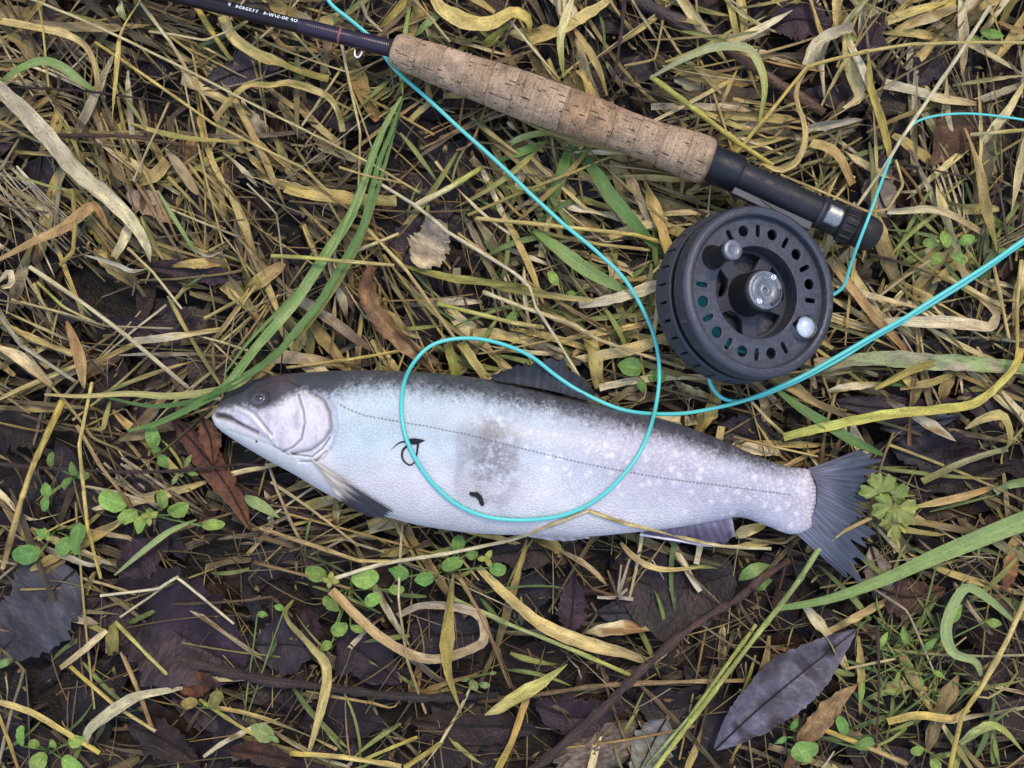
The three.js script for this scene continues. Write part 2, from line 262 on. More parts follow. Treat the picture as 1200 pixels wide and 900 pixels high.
{
  const scraps = [], LEAFC = ['#2a222c', '#33261f', '#25252d', '#392b26', '#2f2a35', '#43352c', '#211c23', '#433d46'].map(lin);
  for (let i = 0; i < 1300; i++) { const x = rr(-280, 1480), y = rr(-260, 1160), L = rr(40, 130), w = L * rr(0.25, 0.5), a = rr(0, 6.28); scraps.push(ribbon(path(x, y, a, L, rr(-6, 3.5), rr(-1, 3), rr(-0.5, 0.5)), w * S, { prof: pick(['ovate', 'lance', 'ragged']), c1: pick(LEAFC), c2: pick(LEAFC), fold: rr(-0.2, 0.3), wave: 0.14, k: 7, n: 10, fit: true, jag: rnd() < 0.4 ? 0.3 : 0.05, twist: 0.5, roll: rr(-0.3, 0.3) })); }
  stuff('leaf_litter', 'dark rotting leaf scraps covering the soil under everything', 'leaf litter', scraps, M.leaf);
  stuff('grass_thatch', 'tangled mat of thin brown dead grass stems', 'thatch', scatter(4300, (x, y) => { const c = rnd() < 0.6 ? pick(DEEP) : pick(DULL); const L = rr(25, 110); return rnd() < 0.4 ? tube(path(x, y, ang(x, y), L, rr(-4, 6), rr(-1, 3), rr(-0.5, 0.5), 0.3), rr(0.15, 0.45) * 0.001, { c1: c, rad: 4, n: 7, mott: 0.4, kink: 1 }) : ribbon(path(x, y, ang(x, y), L, rr(-5, 6), rr(-1, 3), rr(-0.6, 0.6)), rr(0.8, 4) * 0.001, { c1: c, c2: pick(DEEP), prof: pick(['cut', 'both', 'blade']), k: 3, n: 7, twist: 1, jag: 0.3 }); }, 0.5), M.dry);
  stuff('litter_crumbs', 'small broken bits of straw, bud scale and leaf scattered over the leaves', 'litter crumbs', [...Array(1500)].map(() => { const x = rr(-200, 1400), y = rr(-200, 1100), L = rr(4, 16); return ribbon(path(x, y, rr(0, 6.28), L, rr(2, 9), rr(0, 1), rr(-0.8, 0.8)), rr(0.5, 2) * 0.001, { c1: pick(rnd() < 0.5 ? DULL : DEEP), c2: pick(WARM), prof: pick(['ragged', 'cut', 'ovate']), k: 3, n: 5, twist: 1.2, jag: 0.3 }); }), M.dry);
  const bundles = [];                                // shredded stems lying side by side
  for (let i = 0; i < 110; i++) {
    const x = rnd() < 0.5 ? rr(-60, 460) : rr(-250, 1450), y = rnd() < 0.5 ? rr(-40, 430) : rr(-220, 1100); if (rnd() > dens(x, y)) continue;
    const a = ang(x, y), L = rr(60, 170), n = 4 + Math.floor(rnd() * 9), c = tint(x, y), h = rr(2, 10);
    for (let k = 0; k < n; k++) { const o = rr(-13, 13); bundles.push(ribbon(path(x - Math.sin(a) * o + rr(-20, 20), y + Math.cos(a) * o, a + rr(-0.12, 0.12), L * rr(0.5, 1), h + rr(-2, 2), rr(0, 2), rr(-0.2, 0.2), 0.2), rr(0.5, 1.6) * 0.001, { c1: (q => c.map(v => v * q))(rr(0.55, 1.15)), c2: pick(DULL), prof: 'cut', k: 3, n: 9, twist: 0.8, jag: 0.2 })); }
  }
  stuff('dry_grass', 'mixed dry straw-coloured grass lying over the thatch', 'dry grass', [
    ...bundles,
    ...scatter(620, (x, y) => ribbon(path(x, y, ang(x, y), rr(60, 190), rr(4, 11), rr(0, 6), rr(-0.4, 0.4), 0.12), rr(1.2, 4.2) * 0.001, { c1: tint(x, y), c2: tint(x, y), prof: pick(['cut', 'both', 'blade']), k: 4, n: 16, twist: 1.2, fold: rr(0.1, 0.5), jag: 0.15, c3: rnd() < 0.4 ? pick(DULL) : null })),
    ...scatter(300, (x, y) => ribbon(path(x, y, ang(x, y), rr(50, 150), rr(3, 9), rr(0, 5), rr(-0.4, 0.4), 0.1), rr(3.6, 8) * 0.001, { c1: tint(x, y), c2: tint(x, y), prof: pick(['both', 'blade', 'ragged']), k: 6, n: 18, twist: 1.6, fold: rr(-0.2, 0.6), jag: 0.15, wave: 0.08, c3: rnd() < 0.6 ? pick(DULL) : null })),
    ...scatter(330, (x, y) => rnd() > (x > 600 && y < 420 ? 0.9 : 0.12) ? null : ribbon(path(x, y, ang(x, y), rr(50, 170), rr(4, 12), rr(0, 6), rr(-0.4, 0.4), 0.1), rr(1.5, 7) * 0.001, { c1: pick(PALE), c2: pick(PALE), prof: pick(['both', 'blade', 'cut']), k: 5, n: 15, twist: 1.4, fold: rr(-0.1, 0.5), jag: 0.12, c3: rnd() < 0.4 ? pick(WARM) : null })),  // pale blades massed at upper right, their colour imitating the bright haze there
    ...scatter(850, (x, y) => tube(path(x, y, ang(x, y), rr(60, 260), rr(3, 12), rr(0, 5), rr(-0.4, 0.4), 0.45), rr(0.2, 0.7) * 0.001, { c1: tint(x, y), c2: tint(x, y), rad: 5, n: 14, nodes: true, kink: 1 })),
    ...[...Array(620)].map(() => { const x = rr(-200, 1400), y = rr(600, 1100); return tube(path(x, y, rr(0, 6.28), rr(25, 130), rr(2, 10), rr(0, 4), rr(-0.5, 0.5), 0.4), rr(0.15, 0.4) * 0.001, { c1: tint(x, y), c2: pick(DULL), rad: 4, n: 10, kink: 1 }); }),
    ...scatter(700, (x, y) => tube(path(x, y, rr(0, 6.28), rr(20, 90), rr(4, 12), rr(0, 4), rr(-1.5, 1.5), 0.3), rr(0.1, 0.22) * 0.001, { c1: pick(PALE), c2: pick(DULL), rad: 4, n: 9 })),
  ], M.dry);
  const around = [];                                 // the same dead grass goes on beyond the frame
  while (around.length < 6500) { const x = rr(-3400, 4600), y = rr(-3200, 4100); if (x > -230 && x < 1430 && y > -210 && y < 1110) continue; around.push(ribbon(path(x, y, rr(0, 6.28), rr(120, 420), rr(-2, 12), rr(0, 10), rr(-0.6, 0.6), 0.1), rr(3, 11) * 0.001, { c1: tint(600, 400), c2: pick(DULL), prof: pick(['both', 'blade', 'cut']), k: 3, n: 7, twist: 1.2, fold: rr(0, 0.4) })); }
  stuff('surrounding_grass', 'flattened dead grass continuing round the place', 'dry grass', around, M.dry);
  const G = ['#6b8345', '#5a753f', '#8a9850', '#9aa055', '#4e6538'].map(lin);
  const greens = [];
  for (let i = 0; i < 330; i++) {
    const k = i < 50 ? rnd() * 0.3 : 0.3 + rnd() * 0.7, low = i > 270; let x, y;
    if (k < 0.3) { x = rr(480, 800); y = rr(170, 440); } else if (k < 0.62) { x = 1070 + rr(-75, 75) * rr(0.4, 1); y = 775 + rr(-75, 75) * rr(0.4, 1); } else if (k < 0.72) { x = rr(1060, 1180); y = rr(260, 320); } else if (k < 0.8) { x = rr(980, 1200); y = rr(640, 900); } else { x = rr(-250, 1450); y = rr(-200, 1100); }
    if (low) { x = rr(-100, 1300); y = rr(620, 980); }
    const moss = !low && k >= 0.3 && k < 0.62, L = moss ? rr(15, 45) : rr(30, 110);
    greens.push(ribbon(path(x, y, rr(0, 6.28), L, rr(5, 11), rr(0, 5), rr(-0.7, 0.7)), (moss ? rr(0.5, 1.3) : rr(1, 3.2)) * 0.001, { c1: pick(G), c2: pick(G), prof: 'blade', k: 3, n: 9, twist: 0.8 }));
  }
  greens.push(...scatter(190, (x, y) => y > 470 && rnd() < 0.75 ? null : ribbon(path(x, y, ang(x, y), rr(50, 170), rr(6, 13), rr(0, 5), rr(-0.5, 0.5), 0.1), rr(0.9, 3.4) * 0.001, { c1: pick(G), c2: pick(WARM), c3: rnd() < 0.4 ? pick(PALE) : null, prof: pick(['blade', 'both']), k: 4, n: 12, twist: 0.9, fold: 0.3 })));
  stuff('green_grass', 'fine green grass shoots coming up through the dead grass', 'green grass', greens, M.green);
}
// ---------- the trout ----------
{
  const X0 = FX0 - 0.002, X1 = FX1 + 0.002, Z0 = P(0, 430, HM).z, Z1 = P(0, 634, HM).z, TW = 2048, TH = 640;
  const back = poly('247,480 262,477 280,474 300,478 318,474 338,463 352,458 385,461 410,455 470,453 560,465 640,479 720,498 780,512 850,535 900,549 975,554');
  const lat = poly('378,452 392,470 410,480 430,487 470,494 500,499 550,509 600,522 640,532 700,546 780,561 860,572 932,582');
  const yOn = (l, x) => { for (let i = 1; i < l.length; i++) if (x <= l[i][0]) return mix(l[i - 1][1], l[i][1], clamp((x - l[i - 1][0]) / (l[i][0] - l[i - 1][0]), 0, 1)); return l[l.length - 1][1]; };
  const cell = (x0, y0, s, k) => { const x = 0.83 * x0 + 0.56 * y0, y = 0.83 * y0 - 0.56 * x0; let d = 9; const i = Math.floor(x / s), j = Math.floor(y / s); for (let a = -1; a < 2; a++) for (let b = -1; b < 2; b++) { const u = i + a + 57 * k, v = j + b + 91 * k, q = (i + a + hash(u, v)) * s, r = (j + b + hash(u + 4099, v + 811)) * s; d = Math.min(d, Math.hypot(x - q, y - r) / s); } return d; };
  const BACK = lin('#26262d'), BACK2 = lin('#35333a'), FLANK = lin('#b8c8dc'), CYAN = lin('#c0d8e8'), BELLY = lin('#d3d6e2'), LAV = lin('#afadc4'), PINK = lin('#b6abb6'), JAW = lin('#cbd0d8'), DIRT = lin('#7d808b'), MAROON = lin('#5b4650');
  const put = (c, d, a) => { for (let e = 0; e < 3; e++) c[e] = mix(c[e], d[e], clamp(a, 0, 1)); };
  const bump = new Float32Array(TW * TH);
  const map = tex(TW, TH, (i, j) => {
    const x = fpx(mix(X0, X1, (i + 0.5) / TW)), y = fpy(mix(Z0, Z1, (j + 0.5) / TH));
    const yb = yOn(back, x), d = y - yb, n1 = on(x / 3.4, y / 3.4), n2 = on(x / 15, y / 15), n3 = on(x / 44, y / 44), row = (y - x * 0.16) / 2.3, sc = Math.cos(Math.PI * 2 * (x / 2.9 + 0.5 * (Math.floor(row) % 2))) * 0.5 + 0.5, sr = Math.abs((row - Math.floor(row)) - 0.5) * 2;
    const scale = Math.max(0, sc * (1 - sr));
    const c = [...FLANK];
    put(c, CYAN, sstep(640, 420, x) * sstep(385, 425, x) * 0.8); put(c, LAV, sstep(600, 760, x) * (0.55 + 0.4 * n3)); put(c, BELLY, sstep(55, 115, d + 24 * (n3 - 0.5)) * (1 - 0.5 * sstep(760, 900, x)));
    const spk = 12 * (n1 - 0.5) + 12 * (on(x / 1.4, y / 1.4) - 0.5);
    const m = 1 - sstep(-12, 15, d + spk + 6 * (n2 - 0.5));
    const hm = sstep(404, 386, x + 10 * (n3 - 0.5));
    const body = c => {
      const sp = cell(x, y, 21, 5); put(c, [0.86, 0.88, 0.92], (1 - sstep(0.05, 0.26, sp + 0.12 * (n1 - 0.5))) * 0.42 * (0.4 + n3) * sstep(500, 640, x) * sstep(-6, 6, d) * (1 - 0.6 * sstep(70, 110, d)));
      const ss = cell(x, y, 6, 11); put(c, [0.82, 0.86, 0.92], (1 - sstep(0.1, 0.45, ss)) * 0.5 * n3 * (1 - sstep(20, 90, d)));
      const vc = cell(x / 1.15, y * 1.0, 2.5, 23), q = 0.92 - 0.14 * sstep(0.15, 0.6, vc) + 0.14 * on(x / 2 + 9, y / 1.7) * (0.5 + sstep(520, 700, x)) + 0.16 * (n2 - 0.5) + 0.1 * (n3 - 0.5) - 0.07 * sstep(14, 40, d) * sstep(75, 40, d); for (let e = 0; e < 3; e++) c[e] *= q;
      put(c, [0, 1, 2].map(e => mix(BACK[e], BACK2[e], sstep(0.35, 0.65, n2))), m * (0.96 - 0.1 * n1));
      const sm = Math.exp(-Math.pow((x - 578) / 29, 2) - Math.pow((y - 530) / 56, 2)) * sstep(0, 10, d), edge = sstep(529, 537, x + 8 * (n3 - 0.5)) * sstep(640, 560, x) * sstep(490, 515, y) * sstep(600, 575, y);
      put(c, DIRT, sm * sstep(0.34, 0.62, 0.7 * on(x / 14, y / 14) + 0.3 * n1) * 0.72 + 0.34 * edge);
      put(c, [0.16, 0.15, 0.19], sm * sstep(0.47, 0.66, 0.6 * on(x / 10 + 40, y / 10) + 0.4 * on(x / 3, y / 3 + 9)) * 0.75);
      put(c, [0.86, 0.9, 0.95], sm * (1 - sstep(0.05, 0.3, cell(x, y, 9, 17))) * 0.35 * sstep(0.4, 0.6, n2));  // pale specks painted as wet glints in the grey patch
      const dl = dSeg(x, y, lat), along = x / 4.4; put(c, BACK2, (1 - sstep(0.4, 1.7, dl + 0.8 * (n1 - 0.5))) * (0.2 + 0.8 * sstep(0.42, 0.2, Math.abs(along - Math.round(along)))) * 0.6 * (x < 935 ? 1 : 0));
      put(c, PINK, sstep(938, 956, x + 10 * (n2 - 0.5)) * 0.45); put(c, lin('#6d7084'), sstep(957, 969, x + 7 * (n1 - 0.5) + 4 * Math.sin(y * 1.3)) * 0.75); if (x > 940) put(c, [0.8, 0.74, 0.78], 0.28 * (1 - sstep(0.2, 0.5, cell(x, y, 5, 3))));
    };
    const headC = c => {
      const WHITE = lin('#d9dbe2'), GROOVE_SHADE = lin('#55505f'), inOp = inside(x, y, H.operArea), dOp = dSeg(x, y, H.oper), dPre = dSeg(x, y, H.pre), dMax = dSeg(x, y, H.maxUp), dCol = dSeg(x, y, H.coll), dBr = Math.min(dSeg(x, y, H.branch), dSeg(x, y, H.branch2)), dMo = dSeg(x, y, H.mouth);
      put(c, JAW, sstep(484, 505, y + 0.3 * (290 - x) + 8 * (n2 - 0.5)));
      const cheek = inOp ? 1 : x < 318 ? sstep(470, 480, y) * sstep(512, 500, y - 0.4 * (x - 290)) * 0.8 : 0;
      put(c, lin('#c5c4d1'), cheek * 0.85); put(c, lin('#94899e'), cheek * sstep(0.45, 0.75, 0.5 * on(x / 7 + 30, y / 22) + 0.5 * n1) * 0.5); put(c, WHITE, cheek * sstep(0.42, 0.7, 0.6 * on(x / 9 + 3, y / 12 + 60) + 0.4 * on(x / 3, y / 4)) * 0.6);
      if (!inOp && x > 340) put(c, lin('#84808f'), Math.exp(-Math.pow(dOp / 6, 2)) * (y < 512 ? 0.85 : 0.3));
      put(c, WHITE, inOp ? Math.exp(-Math.pow((dOp - 2.6) / 1.4, 2)) * 0.8 : 0); put(c, WHITE, Math.exp(-Math.pow((dPre - 2.8) / 1.3, 2)) * 0.5 * (x > 338 ? 1 : 0)); put(c, WHITE, Math.exp(-Math.pow((dBr - 2.4) / 1.3, 2)) * 0.8);  // white edge highlights painted beside the gill grooves and the jaw line
      put(c, WHITE, Math.exp(-Math.pow((dMax - 3.2) / 2, 2)) * 0.85); put(c, lin('#a59cae'), Math.exp(-Math.pow((dSeg(x, y, H.maxLo) - 1) / 2.2, 2)) * 0.5);
      const nose = (1 - sstep(-6, 9, d + 9 * (n1 - 0.5) + 8 * (n3 - 0.5))); put(c, [0, 1, 2].map(e => mix(BACK[e], 0.55 * MAROON[e], sstep(0.45, 0.8, n2))), nose * 0.93);
      put(c, BACK2, Math.exp(-Math.pow(Math.hypot((x - EYE[0]) / 17, (y - EYE[1] + 3) / 13), 4)) * 0.85);
      put(c, lin('#17151c'), Math.exp(-Math.pow(dMo / mix(2.2, 0.9, sstep(255, 290, x)), 2)) * mix(0.9, 0.5, sstep(262, 295, x))); put(c, BACK2, Math.exp(-Math.pow((dMo - 3) / 2, 2)) * (x < 268 ? 0.7 : 0) * (y < 490 ? 1 : 0.2));
      for (const [q, a, w] of [[dPre, 0.6, 1], [dOp, 0.6, 1.1], [dMax, 0.55, 1], [dCol, 0.4, 1.6], [dBr, 0.7, 0.9], [dSeg(x, y, H.isth), 0.15, 1.5]]) put(c, GROOVE_SHADE, Math.exp(-Math.pow((q + 0.5 * (n1 - 0.5)) / w, 2)) * a);  // groove lines darkened in colour to imitate shade in the creases
      if (Math.hypot(x - 298, y - 518) < 1.6) put(c, [0.02, 0.02, 0.02], 0.9);
      const q = 0.93 + 0.14 * n1; for (let e = 0; e < 3; e++) c[e] *= q;
    };
    if (hm >= 1) headC(c); else if (hm <= 0) body(c); else { const c2 = [...c]; body(c); headC(c2); put(c, c2, hm); }
    bump[j * TW + i] = x > 390 ? 0.75 - 0.55 * sstep(0.1, 0.65, cell(x / 1.15, y, 2.5, 23)) + 0.2 * (n1 - 0.5) : 0.5 + 0.4 * (n1 - 0.5) + 0.3 * (n2 - 0.5);
    const s = v => 255 * (v <= 0.0031308 ? 12.92 * v : 1.055 * Math.pow(v, 1 / 2.4) - 0.055);
    return [s(c[0]), s(c[1]), s(c[2])];
  }, true, false);
  const bmap = grey(TW, TH, (i, j) => bump[j * TW + i], false);
  const skin = phy({ map, bumpMap: bmap, bumpScale: 0.0003, roughness: 0.5, specularIntensity: 0.65, clearcoat: 0.35, clearcoatRoughness: 0.34, side: DS });
  // body: closed skin, ring by ring from the snout to the tail root
  const xs = []; for (let i = 0; i <= 250; i++) xs.push(mix(247.05, 405, Math.pow(i / 250, 1.25))); for (let i = 1; i <= 190; i++) xs.push(mix(405, 969.9, i / 190));
  const R = 150, RB = 24, pos = [], uv = [], idx = [], W = R + RB;
  for (const q of xs) {
    const x = P(q, 0, HM).x, t = topZ(x), b = botZ(x), c = (t + b) / 2, a = Math.max(0.0001, (b - t) / 2), th = thick(x);
    for (let k = 0; k < W; k++) {
      let v, y;
      if (k <= R) { v = -Math.cos(Math.PI * k / R); const z = c + v * a; y = YC + th * crown(v) + relief(fpx(x), fpy(z)) * 0.001 * sstep(0, 0.4, crown(v)); }
      else { v = Math.cos(Math.PI * (k - R) / RB); y = YC - 0.85 * th * crown(v); }
      const z = c + v * a; pos.push(x, y, z); uv.push((x - X0) / (X1 - X0), (z - Z0) / (Z1 - Z0));
    }
  }
  for (let i = 0; i < xs.length - 1; i++) for (let k = 0; k < W; k++) { const a = i * W + k, b = i * W + (k + 1) % W, c = a + W, d = b + W; idx.push(a, b, c, b, d, c); }
  const body = ['body', geo(pos, uv, idx), skin];
  const finMat = phy({ vertexColors: true, roughness: 0.4, clearcoat: 0.4, clearcoatRoughness: 0.3, side: DS, transmission: 0.12, thickness: 0 });
  const res = (l, n) => { const c = new THREE.CatmullRomCurve3(l.map(q => P(...q)), false, 'centripetal'); return [...Array(n + 1).keys()].map(i => c.getPoint(i / n)); };
  function fin(root, edge, rays, c1, c2, o = {}) {
    const n = rays * 6, r = res(ptsOf(root, 20), n), e = res(ptsOf(edge, 20), n), K = 14, pos = [], uv = [], col = [], idx = [], a1 = lin(c1), a2 = lin(c2), a3 = o.lead ? lin(o.lead) : null;
    for (const top of [1, 0]) for (let i = 0; i <= n; i++) for (let j = 0; j <= K; j++) {
      const t = j / K, ph = i / 6 + 1.1 * vn(i * 0.09, 7), ray = Math.cos(ph * Math.PI * 2) * (0.5 + vn(i * 0.21, 3 + t)), er = 0.03 * ray + (o.rag ?? 0.05) * (vn(i * 0.3, 4) - 0.5) * 2 - (o.split ?? []).reduce((s, q) => Math.max(s, q[1] * sstep(q[2], 0, Math.abs(i / n - q[0]))), 0), f = t * (1 + er * t * t);
      const p = r[i].clone().lerp(e[i], f); p.y += 0.00022 * ray * (1 - 0.4 * t) + (o.arch ?? 0) * Math.sin(Math.PI * t) * 0.001 + 0.0012 * (vn(i * 0.12, t * 3) - 0.5) - (top ? 0 : 0.0007);
      pos.push(p.x, p.y, p.z); uv.push(i / n, t);
      const s = 1 + 0.22 * ray + 0.5 * (vn(i * 0.13, t * 4 + 9) - 0.5) + 0.25 * (vn(i * 0.6, t * 11) - 0.5), m = sstep(o.from ?? 0.1, o.to ?? 0.7, t + 0.3 * (vn(i * 0.3, t * 4) - 0.5));
      for (let k = 0; k < 3; k++) { let v = mix(a1[k], a2[k], m); if (a3) v = mix(v, a3[k], sstep(o.leadW ?? 0.12, (o.leadW ?? 0.12) * 0.5, i / n)); col.push(v * s); }
    }
    const N1 = (n + 1) * (K + 1);
    for (let i = 0; i < n; i++) for (let j = 0; j < K; j++) { const a = i * (K + 1) + j, b = a + K + 1; idx.push(a, a + 1, b, b, a + 1, b + 1, N1 + a, N1 + b, N1 + a + 1, N1 + b, N1 + b + 1, N1 + a + 1); }
    return geo(pos, uv, idx, col);
  }
  const eyeC = (() => { let h = 38; const q0 = P(EYE[0], EYE[1], 38); for (let k = 0; k < 4; k++) { const q = P(EYE[0], EYE[1], h); h = fishTop(q.x, q.z) * 1000; } return P(EYE[0], EYE[1], h - 1.4); })();
  const dome = (pts, y, sx = 1) => { const g = new THREE.LatheGeometry(pts.map(p => new THREE.Vector2(p[0] * 0.001, p[1] * 0.001)), 40); g.scale(sx, 1, 0.92); g.rotateX(-0.3); g.translate(eyeC.x, eyeC.y + y, eyeC.z); return g; };
  const eye = ['eye', dome([[4.5, -1.2], [4.25, 0.0], [3.2, 0.75], [2.3, 1.1], [1.9, 1.15], [0, 1.2]].reverse(), 0, 1.08), phy({ color: '#3a3b47', roughness: 0.2, clearcoat: 1, clearcoatRoughness: 0.1, side: DS })];
  const parts = [body, eye,
    ['pupil', dome([[0, 1.55], [0.7, 1.5], [1.3, 1.35], [1.6, 1.1], [1.6, 0.4]], 0, 1.05), phy({ color: '#101116', roughness: 0.12, clearcoat: 1, side: DS }), 0, null, eye],
    ['tail_fin', fin('944,551,24 953,558,27.5 958,577,28.5 953,601,27.5 934,626,24', '1017,523,15 1027,532,15 1021,556,15 1013,574,16 1011,592,16 1016,606,15 1019,620,15 1010,648,14 1003,660,14 1002,676,13 984,671,14', 24, '#666a80', '#3d4558', { rag: 0.16, split: [[0.34, 0.2, 0.02], [0.47, 0.12, 0.02], [0.56, 0.2, 0.02], [0.69, 0.3, 0.025], [0.83, 0.25, 0.03]] }), finMat, 0, 'dark blue-grey tail fin with frayed rays'],
    ['dorsal_fin', fin('580,446,29 610,451,30 650,459,30 690,470,30', '574,440,20 612,427,17 655,422,16 700,460,20', 12, '#3a3d4c', '#2f3546', { rag: 0.1, split: [[0.4, 0.2, 0.03], [0.75, 0.3, 0.03]] }), finMat, 0, 'folded dark navy dorsal fin'],
    ['adipose_fin', fin('824,508,26 840,513,26', '836,514,25 862,526,24', 4, '#5d6072', '#6a6d80', { rag: 0.02 }), finMat],
    ['anal_fin', fin('858,606,24 830,606,26 800,611,27 765,617,28', '862,628,17 845,639,16 800,636,17 752,627,20', 12, '#75708c', '#5b5474', { lead: '#8c8798', leadW: 0.1 }), finMat, 0, 'violet anal fin with a white front edge'],
    ['fin_edge', tube(ptsOf('750,626,21 775,630,19 800,634,18 822,638,17 848,640,17', 18).map(q => P(...q)), 0.0008, { c1: lin('#d9d9e4'), c2: lin('#cfcbd8') }), finMat],
    ['pelvic_fin', fin('680,622,27 650,624,28 610,623,28', '692,631,21 655,634,19 585,622,23', 8, '#d2d3de', '#c9cbd8', { rag: 0.06 }), finMat, 0, 'pale pelvic fin under the belly'],
    ['pectoral_fin', fin('362,536,42 371,547,41 380,560,38 388,573,34', '461,600,36 450,607,33 434,605,31 412,597,29', 12, '#c3bfba', '#262a3c', { from: 0.3, to: 0.62, rag: 0.05, arch: 2 }), finMat, 0, 'pectoral fin, pale at its root and dark navy at its tip'],
  ];
  thing('trout', 'silver trout lying on its side in the grass with a dark back and pale spots', 'fish', null, parts);
}

// ---------- the fly rod ----------
const mGloss = phy({ color: '#100c18', roughness: 0.3, specularIntensity: 0.5, clearcoat: 0.3, clearcoatRoughness: 0.15, side: DS });
const mWrap = phy({ color: '#1a1030', roughness: 0.35, specularIntensity: 0.6, clearcoat: 0.5, clearcoatRoughness: 0.2 });
const texPaint = grey(512, 512, (i, j) => 0.62 + 0.14 * vnp(i / 4, j / 4, 128, 128) + 0.16 * vnp(i / 30, j / 30, 17, 17) + 0.5 * sstep(0.8, 0.9, vnp(i / 3, j / 40, 170, 12)) * sstep(0.5, 0.8, vnp(i / 60, j / 60, 8, 8)) + 0.4 * sstep(0.84, 0.9, vnp(i / 7, j / 6, 73, 85)));
const texScuff = grey(256, 256, (i, j) => 0.45 + 0.3 * vnp(i / 12, j / 12, 21, 21) + 0.25 * vnp(i / 2, j / 2, 128, 128), false);
const anod = (c, m = 0.45, r = 0.55) => std({ color: c, metalness: m, roughness: r, map: texPaint, roughnessMap: texScuff, bumpMap: texScuff, bumpScale: 0.00004, side: DS });
const mReel = anod('#5b6172', 0.4, 0.7), mReelDark = mReel, mSeat = anod('#2f3240', 0.35, 0.75), mSteel = std({ color: '#b9bec6', metalness: 0.9, roughness: 0.25, side: DS }), mChrome = std({ color: '#dfe3ea', metalness: 1, roughness: 0.12, side: DS }), mCap = anod('#9aa2b2', 0.7, 0.6), mRubber = anod('#26272e', 0.0, 1);
function turned(A, B, prof, seg = 40) {               // a turned piece between two points: prof = [[share of the length, radius mm]]
  const L = A.distanceTo(B), g = new THREE.LatheGeometry(prof.map(p => new THREE.Vector2(Math.max(1e-5, p[1] * 0.001), p[0] * L)), seg);
  const uv = g.attributes.uv, ps = g.attributes.position; for (let i = 0; i < uv.count; i++) { const u = uv.getX(i); uv.setXY(i, u * 0.07 / 0.07, ps.getY(i) / 0.07); }
  const q = new THREE.Quaternion().setFromUnitVectors(V(0, 1, 0), B.clone().sub(A).normalize());
  g.applyQuaternion(q); g.translate(A.x, A.y, A.z); return g;
}
